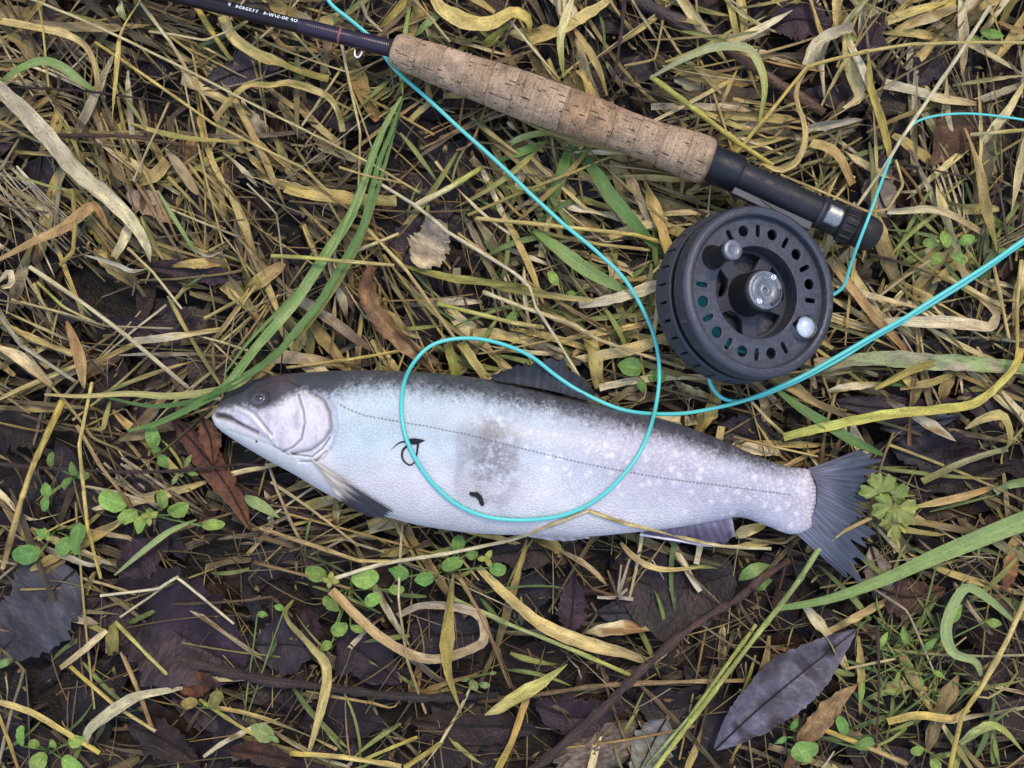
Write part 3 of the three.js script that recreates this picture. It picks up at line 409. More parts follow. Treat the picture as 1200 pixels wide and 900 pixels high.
{
  const A0 = P(-1500, -420, 22), A1 = P(356, 31.5, 25), B0 = P(461, 57.5, 25), B1 = P(832, 190, 26.5), C1 = P(1024, 277, 27);
  const at = (A, B, t) => A.clone().lerp(B, t);
  const tc = lin('#d0b298'), pitsMap = [];
  for (let i = 0; i < 190; i++) pitsMap.push([hash(i, 1), hash(i, 2), 0.004 + 0.05 * Math.pow(hash(i, 3), 3), 0.004 + 0.012 * hash(i, 4), hash(i, 5) < 0.72]);
  const cork = tex(1024, 1024, (i, j) => {           // u round the grip, v along it
    const u = i / 1024, v = j / 1024; let dk = 0;
    const base = 0.62 + 0.2 * vnp(i / 64, j / 64, 16, 16) + 0.16 * vnp(i / 9, j / 9, 113, 113) + 0.14 * vnp(i / 3, j / 3, 341, 341), lines = sstep(0.6, 0.85, vnp(i / 120, j / 3.2, 8, 320)) * 0.12;
    for (const p of pitsMap) { let a = Math.abs(u - p[0]); a = Math.min(a, 1 - a); let b = Math.abs(v - p[1]); b = Math.min(b, 1 - b); const [la, lb] = p[4] ? [0.0035 + 0.15 * p[3], p[2]] : [p[2], 0.003]; if (a < la * 2 && b < lb * 2) { const w = 0.6 * (vnp(i / 4, j / 4, 256, 256) - 0.5); dk = Math.max(dk, sstep(1.15, 0.55, Math.hypot(a / la, b / lb) + w)); } }
    const gr2 = sstep(0.42, 0.75, 0.6 * vnp(i / 90, j / 70, 11, 15) + 0.4 * vnp(i / 14, j / 14, 73, 73)), f = (base - lines) * (1 - 0.66 * dk) * (1 - 0.13 * gr2); return [255 * f, 255 * f * (0.97 - 0.05 * dk), 255 * f * (0.93 - 0.05 * dk)];
  });
  const corkB = grey(512, 512, (i, j) => 0.5 * vnp(i / 5, j / 5, 102, 102) + 0.5 * vnp(i / 2, j / 2, 256, 256), false);
  const hue = ['#c0ae9a', '#bda995', '#c3b29f', '#baa691', '#c0ad99', '#bdaa96'];
  const corkM = hue.map(c => std({ color: c, map: cork, bumpMap: corkB, bumpScale: 0.0004, roughness: 0.85 })), corkStain = std({ color: '#b39a80', map: cork, bumpMap: corkB, bumpScale: 0.0004, roughness: 0.85 });
  // grip radius along its length (mm)
  const gr = t => { const k = [[0, 7.4], [0.03, 7.8], [0.2, 9.1], [0.42, 10.4], [0.6, 10.2], [0.75, 9.1], [0.82, 9.0], [0.88, 9.9], [0.95, 10.5], [1, 10.4]]; for (let i = 1; i < k.length; i++) if (t <= k[i][0]) return mix(k[i - 1][1], k[i][1], sstep(0, 1, (t - k[i - 1][0]) / (k[i][0] - k[i - 1][0]))); return 10.4; };
  const parts = [['blank', turned(A0, at(A1, B0, 0.9), [[0, 0.01], [0, 2.4], [0.5, 2.75], [1, 3.2]], 32), mGloss]];
  parts.push(['thread_wrap', turned(at(A1, B0, -0.05), at(A1, B0, 1.0), (() => { const p = []; for (let i = 0; i <= 160; i++) { const t = i / 160; p.push([t, 3.3 + 0.12 * Math.sin(i * 1.7) * 0.4 + 0.25 * sstep(0, 0.1, t) + 0.3 * sstep(0.55, 0.7, t) * sstep(1, 0.95, t)]); } return p; })(), 32), mWrap]);
  parts.push(['winding_ring', turned(P(397, 41.5, 25), P(400.5, 42.4, 25), [[0, 3.2], [0.2, 3.78], [0.8, 3.78], [1, 3.2]], 32), std({ color: '#8a4a4c', roughness: 0.5 })]);
  { const c = [], k = P(422, 52, 25), dir = B0.clone().sub(A1).normalize(), sd = V(-dir.z, 0, dir.x); for (let i = 0; i <= 12; i++) { const a = Math.PI * i / 12; c.push(k.clone().addScaledVector(dir, Math.cos(a) * 0.0016).addScaledVector(sd, 0.0029 + Math.sin(a) * 0.0030)); } parts.push(['hook_keeper', tube(c, 0.00042, { plain: true, taper: 0, rough: 0, n: 20, rad: 8 }), std({ color: '#e8ecf0', metalness: 0.5, roughness: 0.25 })]); }
  parts.push(['winding_check', turned(at(A1, B0, 0.955), at(B0, B1, 0.003), [[0, 3.4], [0.1, 4.1], [0.7, 4.6], [1, 4.4]], 32), mRubber]);
  // lettering on the blank, read from the other side of the rod
  {
    const cv = document.createElement('canvas'); cv.width = 1024; cv.height = 64; const g = cv.getContext('2d'); g.fillStyle = '#100c18'; g.fillRect(0, 0, 1024, 64); g.fillStyle = '#cfe0ee'; g.font = 'bold 46px sans-serif'; g.textBaseline = 'middle'; g.fillText('OF 90-S/W-4   1132454   F ▪', 14, 33);
    const ct = new THREE.CanvasTexture(cv); ct.colorSpace = THREE.SRGBColorSpace;
    const a = P(352, 31, 25), b = P(196, -7, 25), L = a.distanceTo(b), g2 = new THREE.CylinderGeometry(0.00326, 0.00326, L, 24, 1, true, -0.52, 1.0), q = new THREE.Quaternion();
    const yv = b.clone().sub(a).normalize(), zv = V(0, 1, 0).addScaledVector(yv, -yv.y).normalize(), tilt = new THREE.Quaternion().setFromAxisAngle(yv, 0.42); zv.applyQuaternion(tilt); const xv = V(0, 0, 0).crossVectors(yv, zv);
    g2.applyMatrix4(new THREE.Matrix4().makeBasis(xv, yv, zv)); const m = a.clone().lerp(b, 0.5); g2.translate(m.x, m.y, m.z);
    const uv = g2.attributes.uv; for (let i = 0; i < uv.count; i++) { const u = uv.getX(i), v = uv.getY(i); uv.setXY(i, v, u); }
    parts.push(['lettering', g2, phy({ map: ct, roughness: 0.3, specularIntensity: 0.5, clearcoat: 0.3, clearcoatRoughness: 0.15, side: DS })]);
  }
  const NR = 13;
  for (let i = 0; i < NR; i++) {
    const t0 = i / NR, t1 = (i + 1) / NR, p = [];
    for (let k = 0; k <= 14; k++) { const e = k / 14; let r = gr(mix(t0, t1, e)) + 0.07 * (vn(i * 9 + e * 14, 3) - 0.5); if (k === 0 || k === 14) r -= 0.16; if (i === NR - 1 && e > 0.7) r -= 2.1 * Math.pow((e - 0.7) / 0.3, 3); if (i === 0 && e < 0.25) r -= 0.8 * Math.pow((0.25 - e) / 0.25, 2); p.push([e, r]); }
    if (i === 0) p.unshift([0.02, 3.4]); if (i === NR - 1) p.push([0.985, 6]);
    const g = turned(at(B0, B1, t0 + 0.0008), at(B0, B1, t1), p, 56), uv = g.attributes.uv; for (let q = 0; q < uv.count; q++) uv.setXY(q, uv.getX(q) + 0.37 * i, uv.getY(q) + 0.173 * i);
    parts.push(['cork_ring', g, i === 7 || i === 8 ? corkStain : corkM[i % 6], 0, i === 7 ? 'browner stained cork ring near the middle of the grip' : null]);
  }
  const seat = (t0, t1, prof, n, m, label, seg) => parts.push([n, turned(at(B1, C1, t0), at(B1, C1, t1), prof, seg ?? 44), m, 0, label]);
  seat(-0.02, 0.18, [[0, 5], [0.05, 8.0], [0.6, 8.4], [0.92, 8.3], [1, 7.4]], 'reel_seat_hood', anod('#2c3442', 0.5, 0.6));
  seat(0.17, 0.66, [[0, 5], [0.01, 6.6], [0.5, 6.65], [0.99, 6.6], [1, 5]], 'reel_seat_barrel', mSeat);
  seat(0.655, 0.685, [[0, 6], [0.1, 7.5], [0.9, 7.5], [1, 6]], 'slide_band', anod('#4b5060', 0.6, 0.6));
  seat(0.68, 0.79, [[0, 5], [0.03, 7.2], [0.97, 7.2], [1, 5]], 'clamp_ring', mRubber);
  { const p = []; seat(0.79, 0.885, [[0, 6], [0.04, 7.5], [0.2, 7.9], [0.85, 7.9], [0.97, 7.5], [1, 6]], 'lock_nut', mRubber, null, 12); }
  seat(0.885, 1.03, [[0, 6], [0.02, 7.6], [0.3, 7.9], [0.62, 7.7], [0.85, 6.6], [0.95, 4.8], [1, 0.01]], 'butt_cap', mRubber);
  { // pale clamp plate on the seat, a shallow shell that follows the tube
    const d = C1.clone().sub(B1), a = at(B1, C1, 0.693), b = at(B1, C1, 0.782), L = a.distanceTo(b), yv = d.clone().normalize(), zv = V(0, 1, 0).addScaledVector(yv, -yv.y).normalize().applyAxisAngle(yv, 0.12), xv = V(0, 0, 0).crossVectors(yv, zv);
    const sh = new THREE.Shape(); const hw = 0.62, hl = L / 2; sh.moveTo(-hl, -hw); sh.lineTo(hl * 0.75, -hw); sh.quadraticCurveTo(hl, -hw, hl, -hw * 0.6); sh.lineTo(hl, hw * 0.6); sh.quadraticCurveTo(hl, hw, hl * 0.75, hw); sh.lineTo(-hl, hw);
    const N = 14, pos = [], uv = [], idx = []; for (const r of [0.0079, 0.0068]) for (let i = 0; i <= N; i++) for (let j = 0; j <= N; j++) { const u = i / N * 2 - 1, an = (j / N * 2 - 1) * hw * (1 - 0.35 * sstep(0.6, 1, u)), rr2 = r - (Math.max(Math.abs(u), Math.abs(j / N * 2 - 1)) > 0.9 && r > 0.007 ? 0.0004 : 0); const p = a.clone().lerp(b, i / N).addScaledVector(zv, Math.cos(an) * rr2).addScaledVector(xv, Math.sin(an) * rr2); pos.push(p.x, p.y, p.z); uv.push(i / N, j / N); }
    const W = (N + 1) * (N + 1); for (let i = 0; i < N; i++) for (let j = 0; j < N; j++) { const q = i * (N + 1) + j, w = q + N + 1; idx.push(q, q + 1, w, q + 1, w + 1, w, W + q, W + w, W + q + 1, W + q + 1, W + w, W + w + 1); }
    parts.push(['clamp_plate', geo(pos, uv, idx), anod('#a9b2bc', 0.75, 0.5), 0, 'pale grey metal clamp plate']);
    const gs = []; for (let k = 0; k < 14; k++) { const an = k / 14 * Math.PI * 2, c = at(B1, C1, 0.805), e = at(B1, C1, 0.87), o = zv.clone().multiplyScalar(Math.cos(an) * 0.0078).addScaledVector(xv, Math.sin(an) * 0.0078); gs.push(tube([c.clone().add(o), e.clone().add(o)], 0.00075, { plain: true, rough: 0, taper: 0, n: 2 })); }
    parts.push(['grip_ridge', mergeGeometries(gs), mRubber]);
  }
  thing('fly_rod', 'fly rod with a cork grip and black reel seat lying across the top', 'fishing rod', null, parts);
}

// ---------- the fly reel ----------
{
  const k = kAt(42) * 1000, root = new THREE.Group(); root.name = numbered('fly_reel');
  root.position.copy(P(893, 341, 42)); root.quaternion.setFromUnitVectors(V(0, 1, 0), V(Math.sin(0.35) * 0.97, Math.cos(0.35), -Math.sin(0.35) * 0.22).normalize());
  tag(root, 'dark grey fly reel with a perforated spool face clamped to the rod butt', 'fishing reel'); scene.add(root);
  const lathe = (pts, seg = 96) => new THREE.LatheGeometry(pts.map(p => new THREE.Vector2(p[0] * k * 0.001, p[1] * 0.001)), seg);   // radius in photo px, height in mm
  const add = (n, g, m, par = root, l) => { const o = mesh(n, g, m); if (l) o.userData.label = l; par.add(o); return o; };
  const pr = (a, r) => [Math.cos(a) * r * k * 0.001, -Math.sin(a) * r * k * 0.001];
  const rg = r => r * k * 0.001, rad = d => d * Math.PI / 180;
  add('spool_rim', lathe([[90, -4.2], [90, -0.9], [91.5, -0.2], [94, 0.15], [98, 0], [101, -0.8], [102.5, -2], [102.5, -9], [101, -9.6], [96, -9.6], [95, -4.2], [90, -4.2]]), mReel);
  const face = new THREE.Shape(); face.absarc(0, 0, rg(90.3), 0, Math.PI * 2);
  const hole = (cx, cy, a, hx, hy) => { const h = new THREE.Path(), n = 28; for (let i = 0; i < n; i++) { const t = i / n * Math.PI * 2, sq = hx === hy ? 1 : 0.6, x = Math.sign(Math.cos(t)) * Math.pow(Math.abs(Math.cos(t)), sq) * hx, y = Math.sign(Math.sin(t)) * Math.pow(Math.abs(Math.sin(t)), sq) * hy, X = cx + Math.cos(a) * x - Math.sin(a) * y, Y = cy + Math.sin(a) * x + Math.cos(a) * y; i ? h.lineTo(X, Y) : h.moveTo(X, Y); } h.closePath(); return h; };
  { const c = new THREE.Path(); c.absarc(0, 0, rg(56), 0, Math.PI * 2, true); face.holes.push(c); }
  for (const c of [123.2, -56.3]) for (let i = 0; i < 9; i++) { const a = rad(c + (i - 4) * 15.4), [x, y] = pr(a, 74), slot = (i % 2) === 0; face.holes.push(slot ? hole(x, y, -a, rg(8), rg(3.6)) : hole(x, y, 0, rg(7.3), rg(7.3))); }
  const fg = new THREE.ExtrudeGeometry(face, { depth: 0.0012, bevelEnabled: true, bevelThickness: 0.0003, bevelSize: 0.00028, bevelSegments: 2, curveSegments: 90 }); fg.rotateX(-Math.PI / 2); fg.translate(0, -0.0052, 0);
  { const ps = fg.attributes.position, uv = fg.attributes.uv; for (let i = 0; i < uv.count; i++) uv.setXY(i, ps.getX(i) / 0.03, ps.getZ(i) / 0.03); }
  add('spool_face', fg, mReel, root, 'spool face with a ring of alternating round and slot holes');
  add('dish_wall', lathe([[57.2, -3.9], [56, -3.7], [55, -4.1], [54, -14], [57, -14.3], [57.2, -3.9]]), mReelDark);
  { // dish floor with five windows between the spokes
    const s = new THREE.Shape(); s.absarc(0, 0, rg(54.3), 0, Math.PI * 2); for (let i = 0; i < 5; i++) { const a = rad(-92 + i * 72), h = new THREE.Path(), n = 16; for (let q = 0; q <= n; q++) { const t = a - 0.44 + 0.88 * q / n, r = 51; const [x, y] = pr(t, r); q ? h.lineTo(x, y) : h.moveTo(x, y); } for (let q = 0; q <= 8; q++) { const t = a + 0.34 - 0.68 * q / 8, [x, y] = pr(t, 28 + 4 * Math.pow(q / 4 - 1, 2)); h.lineTo(x, y); } h.closePath(); s.holes.push(h); }
    const g = new THREE.ExtrudeGeometry(s, { depth: 0.0016, bevelEnabled: true, bevelThickness: 0.0003, bevelSize: 0.0002, bevelSegments: 1, curveSegments: 60 }); g.rotateX(-Math.PI / 2); g.translate(0, -0.0135, 0); add('spoke_plate', g, mReelDark);
  }
  add('hub', lathe([[27, -14], [26, -9], [25.2, 0.6], [24.5, 1.6], [22.5, 1.9], [0.01, 1.9]], 48), anod('#2a2c34', 0.2, 0.8));
  const cap = add('hub_cap', lathe([[23, 1.7], [23, 2.6], [22, 3.1], [18.5, 3.2], [18, 2.9], [17, 2.9], [16.5, 3.2], [11, 3.3], [10.4, 2.7], [6, 2.6], [5.6, 3.1], [2.6, 3.1], [2.3, 2.0], [0.01, 2.0]], 60), mCap, root, 'pale grey cap over the spool spindle');
  for (const [x, y] of [[9, -15], [-8.5, 14]]) { const g = lathe([[4.2, 2.9], [4.2, 3.5], [3.4, 3.9], [1.5, 3.9], [1.2, 3.4], [0.01, 3.4]], 20); g.translate(rg(x / 0.87), 0, rg(y)); add('screw', g, mChrome, cap); }
  { const g = lathe([[20, 3.2], [20, 3.7], [16, 3.7], [15.5, 3.2]], 20); const s = new THREE.LatheGeometry([[20, 3.1], [20, 3.75], [16, 3.75], [16, 3.1]].map(p => new THREE.Vector2(p[0] * k * 0.001, p[1] * 0.001)), 20, 0.35, 1.3); add('catch_lever', s, anod('#4d5264', 0.5, 0.6), cap); }
  { // handle knob and counterweight
    const [x, y] = pr(rad(213.7), 70), h = new THREE.Group(); h.name = 'handle'; root.add(h); h.position.set(x, -0.0036, -y);
    add('knob', lathe([[14.5, 0], [14.2, 0.8], [12, 1.6], [10.2, 4], [9.6, 7], [10.4, 11], [11.4, 14], [11.4, 15.4], [10.6, 15.9], [9, 16]], 40), anod('#24262d', 0.1, 0.8), h, 'black tapered winding knob');
    add('knob_end', lathe([[11.8, 14.4], [11.8, 16.1], [11, 16.6], [8, 16.8], [5.5, 16.8], [5, 16.4], [0.01, 16.4]], 40), mCap, h, 'pale end of the winding knob');
    const [u, v] = pr(rad(33.7), 72.5), cw = lathe([[15.5, 0], [15.5, 2.2], [14.8, 3.4], [12.5, 4.7], [8, 5.7], [3.5, 6.1], [0.01, 6.2]], 48); cw.translate(u, -0.0036, -v); add('counterweight', cw, mChrome, root, 'shiny chrome counterweight');
  }
  { const p = []; for (let i = 0; i <= 60; i++) p.push([63 + 1.1 * Math.abs(Math.sin(i * Math.PI / 60 * 11)), -6.2 - 11 * i / 60]); p.unshift([57, -6.2]); p.push([57, -17.2]); add('line_spooled', lathe(p), std({ color: '#2fb0b4', roughness: 0.5, side: DS }), root, 'teal line wound on the spool'); }
  add('spool_back', lathe([[96, -17.4], [97, -18], [96, -18.8], [30, -18.8], [30, -17.6], [96, -17.4]]), mReelDark);
  add('frame_plate', lathe([[100, -22.5], [103.5, -23], [104.5, -24], [103.5, -25.5], [98, -26], [20, -26], [20, -23.6], [97, -23.4], [100, -22.5]]), mReelDark);
  add('frame_ring', lathe([[103, -12.2], [104.5, -12.8], [104.5, -15], [103, -15.6], [99.5, -15.6], [99.5, -12.2], [103, -12.2]]), mReelDark);
  { const gs = []; for (let i = 0; i < 30; i++) { const a = i / 30 * Math.PI * 2, g = new THREE.BoxGeometry(0.0022, 0.0078, rg(18.4)); g.translate(rg(101.8), -0.0192, 0); g.rotateY(a); gs.push(g); } add('frame_wall', mergeGeometries(gs), mReelDark); }
  { // foot: a post and a plate that lies against the reel seat
    const inv = root.quaternion.clone().invert(), to = p => p.clone().sub(root.position).applyQuaternion(inv);
    const a = to(P(860, 221, 28)), b = to(P(950, 264, 28)), m = a.clone().lerp(b, 0.5), up = V(0, 1, 0).applyQuaternion(inv);
    const bar = (p, q, w, t, name) => { const y = q.clone().sub(p), L = y.length(); y.normalize(); const z = up.clone().addScaledVector(y, -up.dot(y)).normalize(), x = V(0, 0, 0).crossVectors(y, z), s = new THREE.Shape(); s.moveTo(-w / 2, -L / 2); s.lineTo(w / 2, -L / 2); s.lineTo(w / 2, L / 2); s.lineTo(-w / 2, L / 2); s.closePath(); const g = new THREE.ExtrudeGeometry(s, { depth: t - 0.0008, bevelEnabled: true, bevelThickness: 0.0004, bevelSize: 0.0004, bevelSegments: 2 }); g.translate(0, 0, -t / 2); g.applyMatrix4(new THREE.Matrix4().makeBasis(x, y, z)); const c = p.clone().lerp(q, 0.5); g.translate(c.x, c.y, c.z); add(name, g, mReel); };
    bar(a, b, 0.0042, 0.003, 'foot'); bar(V(m.x * 0.82, -0.0195, m.z * 0.82), m, 0.012, 0.004, 'foot_post');
  }
}

// ---------- the fly line ----------
function draped(s, base, gap) {                    // a photo path draped over the trout
  const c = new THREE.CatmullRomCurve3(ptsOf(s, base).map(q => V(q[0], q[1], q[2])), false, 'centripetal'), n = Math.round(c.getLength() / 9), q = c.getSpacedPoints(n);
  let h = q.map(p => overTrout(p.x, p.y, p.z, gap)); for (let k = 0; k < 3; k++) h = h.map((v, i) => Math.max(v, i && i < n ? (h[i - 1] + v + h[i + 1]) / 3 : v));
  return q.map((p, i) => P(p.x + 1.6 * (vn(i * 0.21, 3) - 0.5), p.y + 1.6 * (vn(i * 0.21, 9) - 0.5), h[i]));
}
{
  const rl = scene.getObjectByName('fly_reel'), wound = [128, 105, 80, 55, 30, 10].map(a => { const t = a * Math.PI / 180, r = (a > 15 ? 68 : 84) * kAt(42), p = V(Math.cos(t) * r, -0.0125, Math.sin(t) * r).applyQuaternion(rl.quaternion).add(rl.position), h = p.y * 1000; return [p.x / kAt(h) + 600, p.z / kAt(h) + 450, h].join(','); }).join(' ');
  const s = '372,-40,14 385,0,14 410,24,13 437,47,12 462,80,14 500,115,17 540,152,17 580,188,17 620,226,16 660,262,17 700,296,17 730,326,17 752,360,17 766,395,18 772,430,18 770,465,22 762,500,22 748,532,22 728,560,22 700,585,22 668,601,22 635,608,22 600,609,22 566,604,22 535,591,22 507,566,22 486,535,22 474,505,22 470,475,22 475,445,22 487,422,21 504,406,19 528,398,17 560,397,16 590,403,17 620,417,20 650,439,24 685,462,26 722,478,27 760,485,24 800,485,20 840,478,17 880,467,17 920,450,18 970,424,18 1020,395,18 1080,360,19 1140,322,19 1200,281,20 1280,225,18 1340,190,16 1390,190,14 1400,215,12 1370,245,12 1280,232,15 1200,284,17 1140,326,16 1080,364,16 1020,399,15 970,428,15 920,453,15 880,468,15 858,471,15 842,464,16 832,450,17 830,437,18 835,428,19 ' + wound + ' 986,338,23 996,312,29 1008,282,37 1022,242,37 1036,206,28 1046,181,21 1060,158,19 1074,143,18 1094,136,17 1130,133,16 1165,136,15 1200,141,15 1300,155,12 1400,180,8';
  const g = tube(draped(s, 17, 1.25), 0.00092, { plain: true, rough: 0, taper: 0, n: 900, rad: 8, radf: t => 1 - 0.4 * sstep(0.8, 0.92, t) });
  thing('fly_line', 'turquoise fly line looping over the trout and past the reel', 'fishing line', null, [['line', g, std({ color: '#55c6c8', roughness: 0.36 })]]);
}
// ---------- leaves, blades, straws and twigs that can be told apart ----------
const C = Object.fromEntries(Object.entries({ pale: '#e8e0b8', cream: '#eee9cd', straw: '#dccd8c', yellow: '#d5c266', yg: '#bec668', tan: '#c1a878', orange: '#b68f5c', brown: '#73583f', rust: '#80543a', grey: '#b3ab9a', ggrey: '#a3aa92', white: '#d3d1c6', olive: '#98924e', oliveD: '#75703a', green: '#7da257', green2: '#67924c', dgreen: '#547c40', pgreen: '#a9be84', gg: '#95b070',
  purple: '#382b3c', purpleD: '#2a202c', plum: '#43303a', blue: '#57606e', blue2: '#6a6d7c', blue3: '#6f728a', blueD: '#272b36', bark: '#4a3b38', dark: '#231d22', darkB: '#2b231d', redB: '#4f2f29', umber: '#3b2c20', slate: '#413e49', mauve: '#5c4540', herb: '#90b95c', herb2: '#79a857' }).map(([k, v]) => [k, lin(v)]));
const cc = k => { const [a, b, c] = k.split('/'); return { c1: C[a], c2: C[b || a], c3: c ? C[c] : null }; };
const drop = (p, d) => { const n = p.length; return p.map((q, i) => [q[0], q[1], q[2] - (i === 0 || i === n - 1 ? d : 0) + (n > 2 && i > 0 && i < n - 1 ? 1.2 : 0)]); };
const world = (s, o) => { let p = ptsOf(s, o.h ?? 13); if (!s.includes(',', s.indexOf(',') + 1) || o.drop !== 0) p = drop(p, o.drop ?? 4); return o.over ? draped(p.map(q => q.join(',')).join(' '), o.h ?? 13, 1.0) : p.map(q => P(q[0], q[1], Math.max(1, q[2]))); };
const wid = (w, o) => w * kAt(o.h ?? 13);
function dry(label, s, w, col, o = {}) { return thing('dry_blade', label, 'grass blade', 'dry grass blades lying round the trout', [['blade', ribbon(world(s, o), wid(w * 0.9, o), { prof: ['both', 'blade', 'cut'][label.length % 3], fold: 0.35, twist: 0.95, jag: 0.1, wave: 0.06, mott: 0.42, k: 6, ...cc(col), ...o }), M.dry]]); }
function grn(label, s, w, col, o = {}) { return thing('green_blade', label, 'grass blade', 'green grass blades lying round the trout', [['blade', ribbon(world(s, { h: 15, ...o }), wid(w, o), { prof: 'both', fold: 0.3, twist: 0.4, mott: 0.2, ...cc(col), ...o }), M.green]]); }
function straw(label, s, w, col, o = {}) { return thing('straw', label, 'straw', 'loose straws lying round the trout', [['stem', tube(world(s, o), wid(w * 0.8, o) / 2, { nodes: true, mott: 0.45, kink: 1, ...cc(col), ...o }), M.dry]]); }
function twig(label, s, w, col, o = {}) {
  const p = world(s, { drop: 2, ...o }), c = cc(col), row = [['stem', tube(p, wid(w, o) / 2, { rough: 0.35, mott: 0.5, taper: o.taper ?? 0.35, rad: 8, ...c }), M.bark]];
  for (const q of o.shoots ?? []) row.push(['side_shoot', tube(ptsOf(q, (o.h ?? 10)).map(a => P(...a)), 0.0005, { ...c, taper: 0.7, rough: 0.3 }), M.bark]);
  return thing('twig', label, 'twig', 'twigs lying round the trout', row.length > 1 ? row : [row[0]]);
}
function leaf(label, s, w, col, o = {}) {
  const h = o.h ?? 8, p = ptsOf(s, h).map((q, i, a) => P(q[0], q[1], q[2])), sd = o.seed ?? rnd() * 999, opt = { prof: 'lance', fold: 0.12, wave: 0.07, wf: 4, k: 13, n: 34, fit: true, twist: 0.25, jag: 0.1, bite: 0.2, mott: 0.4, ...cc(col), ...o, seed: sd };
  const row = [['leaf_blade', ribbon(p, wid(w, { h }), opt), M.leaf]];
  if (o.rib !== 0) { const r = p.map(q => q.clone().add(V(0, 0.0006, 0))); row.push(['midrib', tube(r, o.rib ?? 0.0005, { c1: C[o.ribc ?? 'dark'], taper: 0.6, rad: 5, n: 24 }), M.bark]); }
  return thing('dead_leaf', label, 'dead leaf', 'dead leaves lying round the trout', row);
}

// dead leaves, lowest first
leaf('large dark purple leaf folded at bottom left under a bent pale straw', '128,700 165,715 215,745 285,785', 118, 'purpleD/purple', { h: 6, prof: 'ragged', wave: 0.1, fold: 0.25, seed: 3 });
leaf('blue-grey veined leaf at the left edge', '88,668 60,695 30,735 -12,775', 100, 'blue/slate', { h: 9, prof: 'ovate', wave: 0.06, seed: 11, bite: 0.06, n: 50 });
leaf('purple leaf half under the blue-grey leaf, beside the folded straw', '122,700 95,730 58,770', 56, 'slate/purple', { h: 6, seed: 5 });
leaf('small dark purple leaf beneath the pale green curved blade at left', '136,672 165,655 200,630', 44, 'purple/plum', { h: 7, seed: 8 });
leaf('dark red-brown lance leaf pointing down beside the trout snout', '198,486 235,528 268,572 296,624', 30, 'redB/rust', { h: 11, seed: 21 });
leaf('small brown leaf overlapping the red-brown lance leaf by the mouth', '236,490 246,512 251,546', 26, 'brown/rust', { h: 13, seed: 4 });
leaf('grey-purple smooth leaf below the rod lettering', '236,104 270,88 305,76 340,68', 40, 'slate/purple', { h: 8, seed: 19, jag: 0.02 });
leaf('purple-brown pointed leaf in the dark hollow at left', '172,310 215,316 250,322 288,328', 24, 'plum/purple', { h: 10, seed: 15 });
leaf('broad greyish tan leaf behind the speckled blade', '148,226 175,238 206,262', 30, 'grey/tan', { h: 9, seed: 23, rib: 0 });
leaf('purple leaf wedged under the long straws above the dorsal fin', '468,318 480,288 498,252', 46, 'plum/slate', { h: 8, seed: 25 });
leaf('pale papery leaf cup above the turquoise loop', '486,310 502,292 521,262', 44, 'pale/grey', { h: 11, seed: 26, fold: 0.5, bowl: 0.2, prof: 'round', rib: 0, wave: 0.1 });
leaf('orange-brown twisted leaf standing up above the trout back', '437,308 430,332 440,360 462,388 490,415 512,440', 26, 'rust/tan/brown', { h: 14, spin: 0.9, seed: 28, fold: 0.4, rib: 0 });
leaf('dark purple leaf at the top right edge of the frame', '902,32 935,22 985,38', 48, 'purple/plum', { h: 7, seed: 31 });
leaf('small purple-brown leaf behind the pale folded blade at top right', '1012,72 1022,45 1034,15', 34, 'purple/plum', { h: 7, seed: 33 });
leaf('mauve-grey leaf between the straws at top right', '1066,94 1082,82 1098,62', 36, 'slate/purple', { h: 8, seed: 35 });
leaf('brown triangular leaf under the crossing line and straw', '1150,118 1125,150 1090,195', 52, 'umber/brown', { h: 9, seed: 37, prof: 'ovate', rib: 0 });
leaf('grey-brown veined leaf by the rod butt', '1042,255 1030,225 1040,180', 36, 'grey/slate', { h: 9, seed: 39 });
leaf('long violet-grey leaf below the grey-green dead blade', '975,470 1030,478 1075,480 1125,468', 32, 'slate/plum', { h: 7, seed: 41 });
leaf('violet leaf lying under the yellow-green blade', '1030,502 1075,497 1125,488', 22, 'slate/blue2', { h: 7, seed: 43 });
leaf('blue-black wet leaf right of the reel', '1062,408 1105,412 1168,400', 30, 'blueD/dark', { h: 7, seed: 45 });
leaf('dark plum leaf near the right edge beneath the yellow blade', '1128,450 1150,472 1168,500', 36, 'plum/slate', { h: 7, seed: 47 });
leaf('crumpled blue-black leaf above the lobed sprout', '1042,520 1095,528 1150,520', 52, 'blueD/purpleD', { h: 7, wave: 0.25, fold: 0.3, seed: 49 });
leaf('dark rotten bark-like leaf right of the sprout', '1080,572 1130,562 1186,545', 34, 'dark/darkB', { h: 8, wave: 0.15, seed: 51, rib: 0 });
leaf('dark grey leaf beneath the loops of line behind the tail', '842,500 880,512 925,520', 46, 'slate/dark', { h: 6, seed: 53 });
leaf('large blue-grey willow leaf at the lower right', '838,878 880,838 925,800 965,768 1003,738', 66, 'blue3/blue2/slate', { h: 13, seed: 57, ribc: 'dark', fold: 0.1, wave: 0.03, twist: 0.1, jag: 0.045, bite: 0, n: 60 });
leaf('brown-purple leaf under the broad green blade', '1030,690 1065,700 1108,690', 46, 'plum/brown', { h: 7, seed: 59 });
leaf('small orange-brown leaf near the right edge', '1186,640 1184,665 1178,692', 18, 'orange/rust', { h: 10, seed: 61, rib: 0 });
leaf('tan-brown curled leaf beside the blue-grey willow leaf', '918,905 945,862 972,828 1004,802', 25, 'brown/tan', { h: 14, seed: 63, fold: 0.6, rib: 0 });
leaf('pale blue-grey leaf with a dark midrib at the bottom edge', '780,842 765,870 742,915', 46, 'blue2/ggrey', { h: 9, seed: 65 });
leaf('big crumpled dark leaf below the anal fin', '718,665 780,690 860,672', 88, 'purpleD/dark', { h: 6, wave: 0.14, prof: 'ragged', seed: 67 });
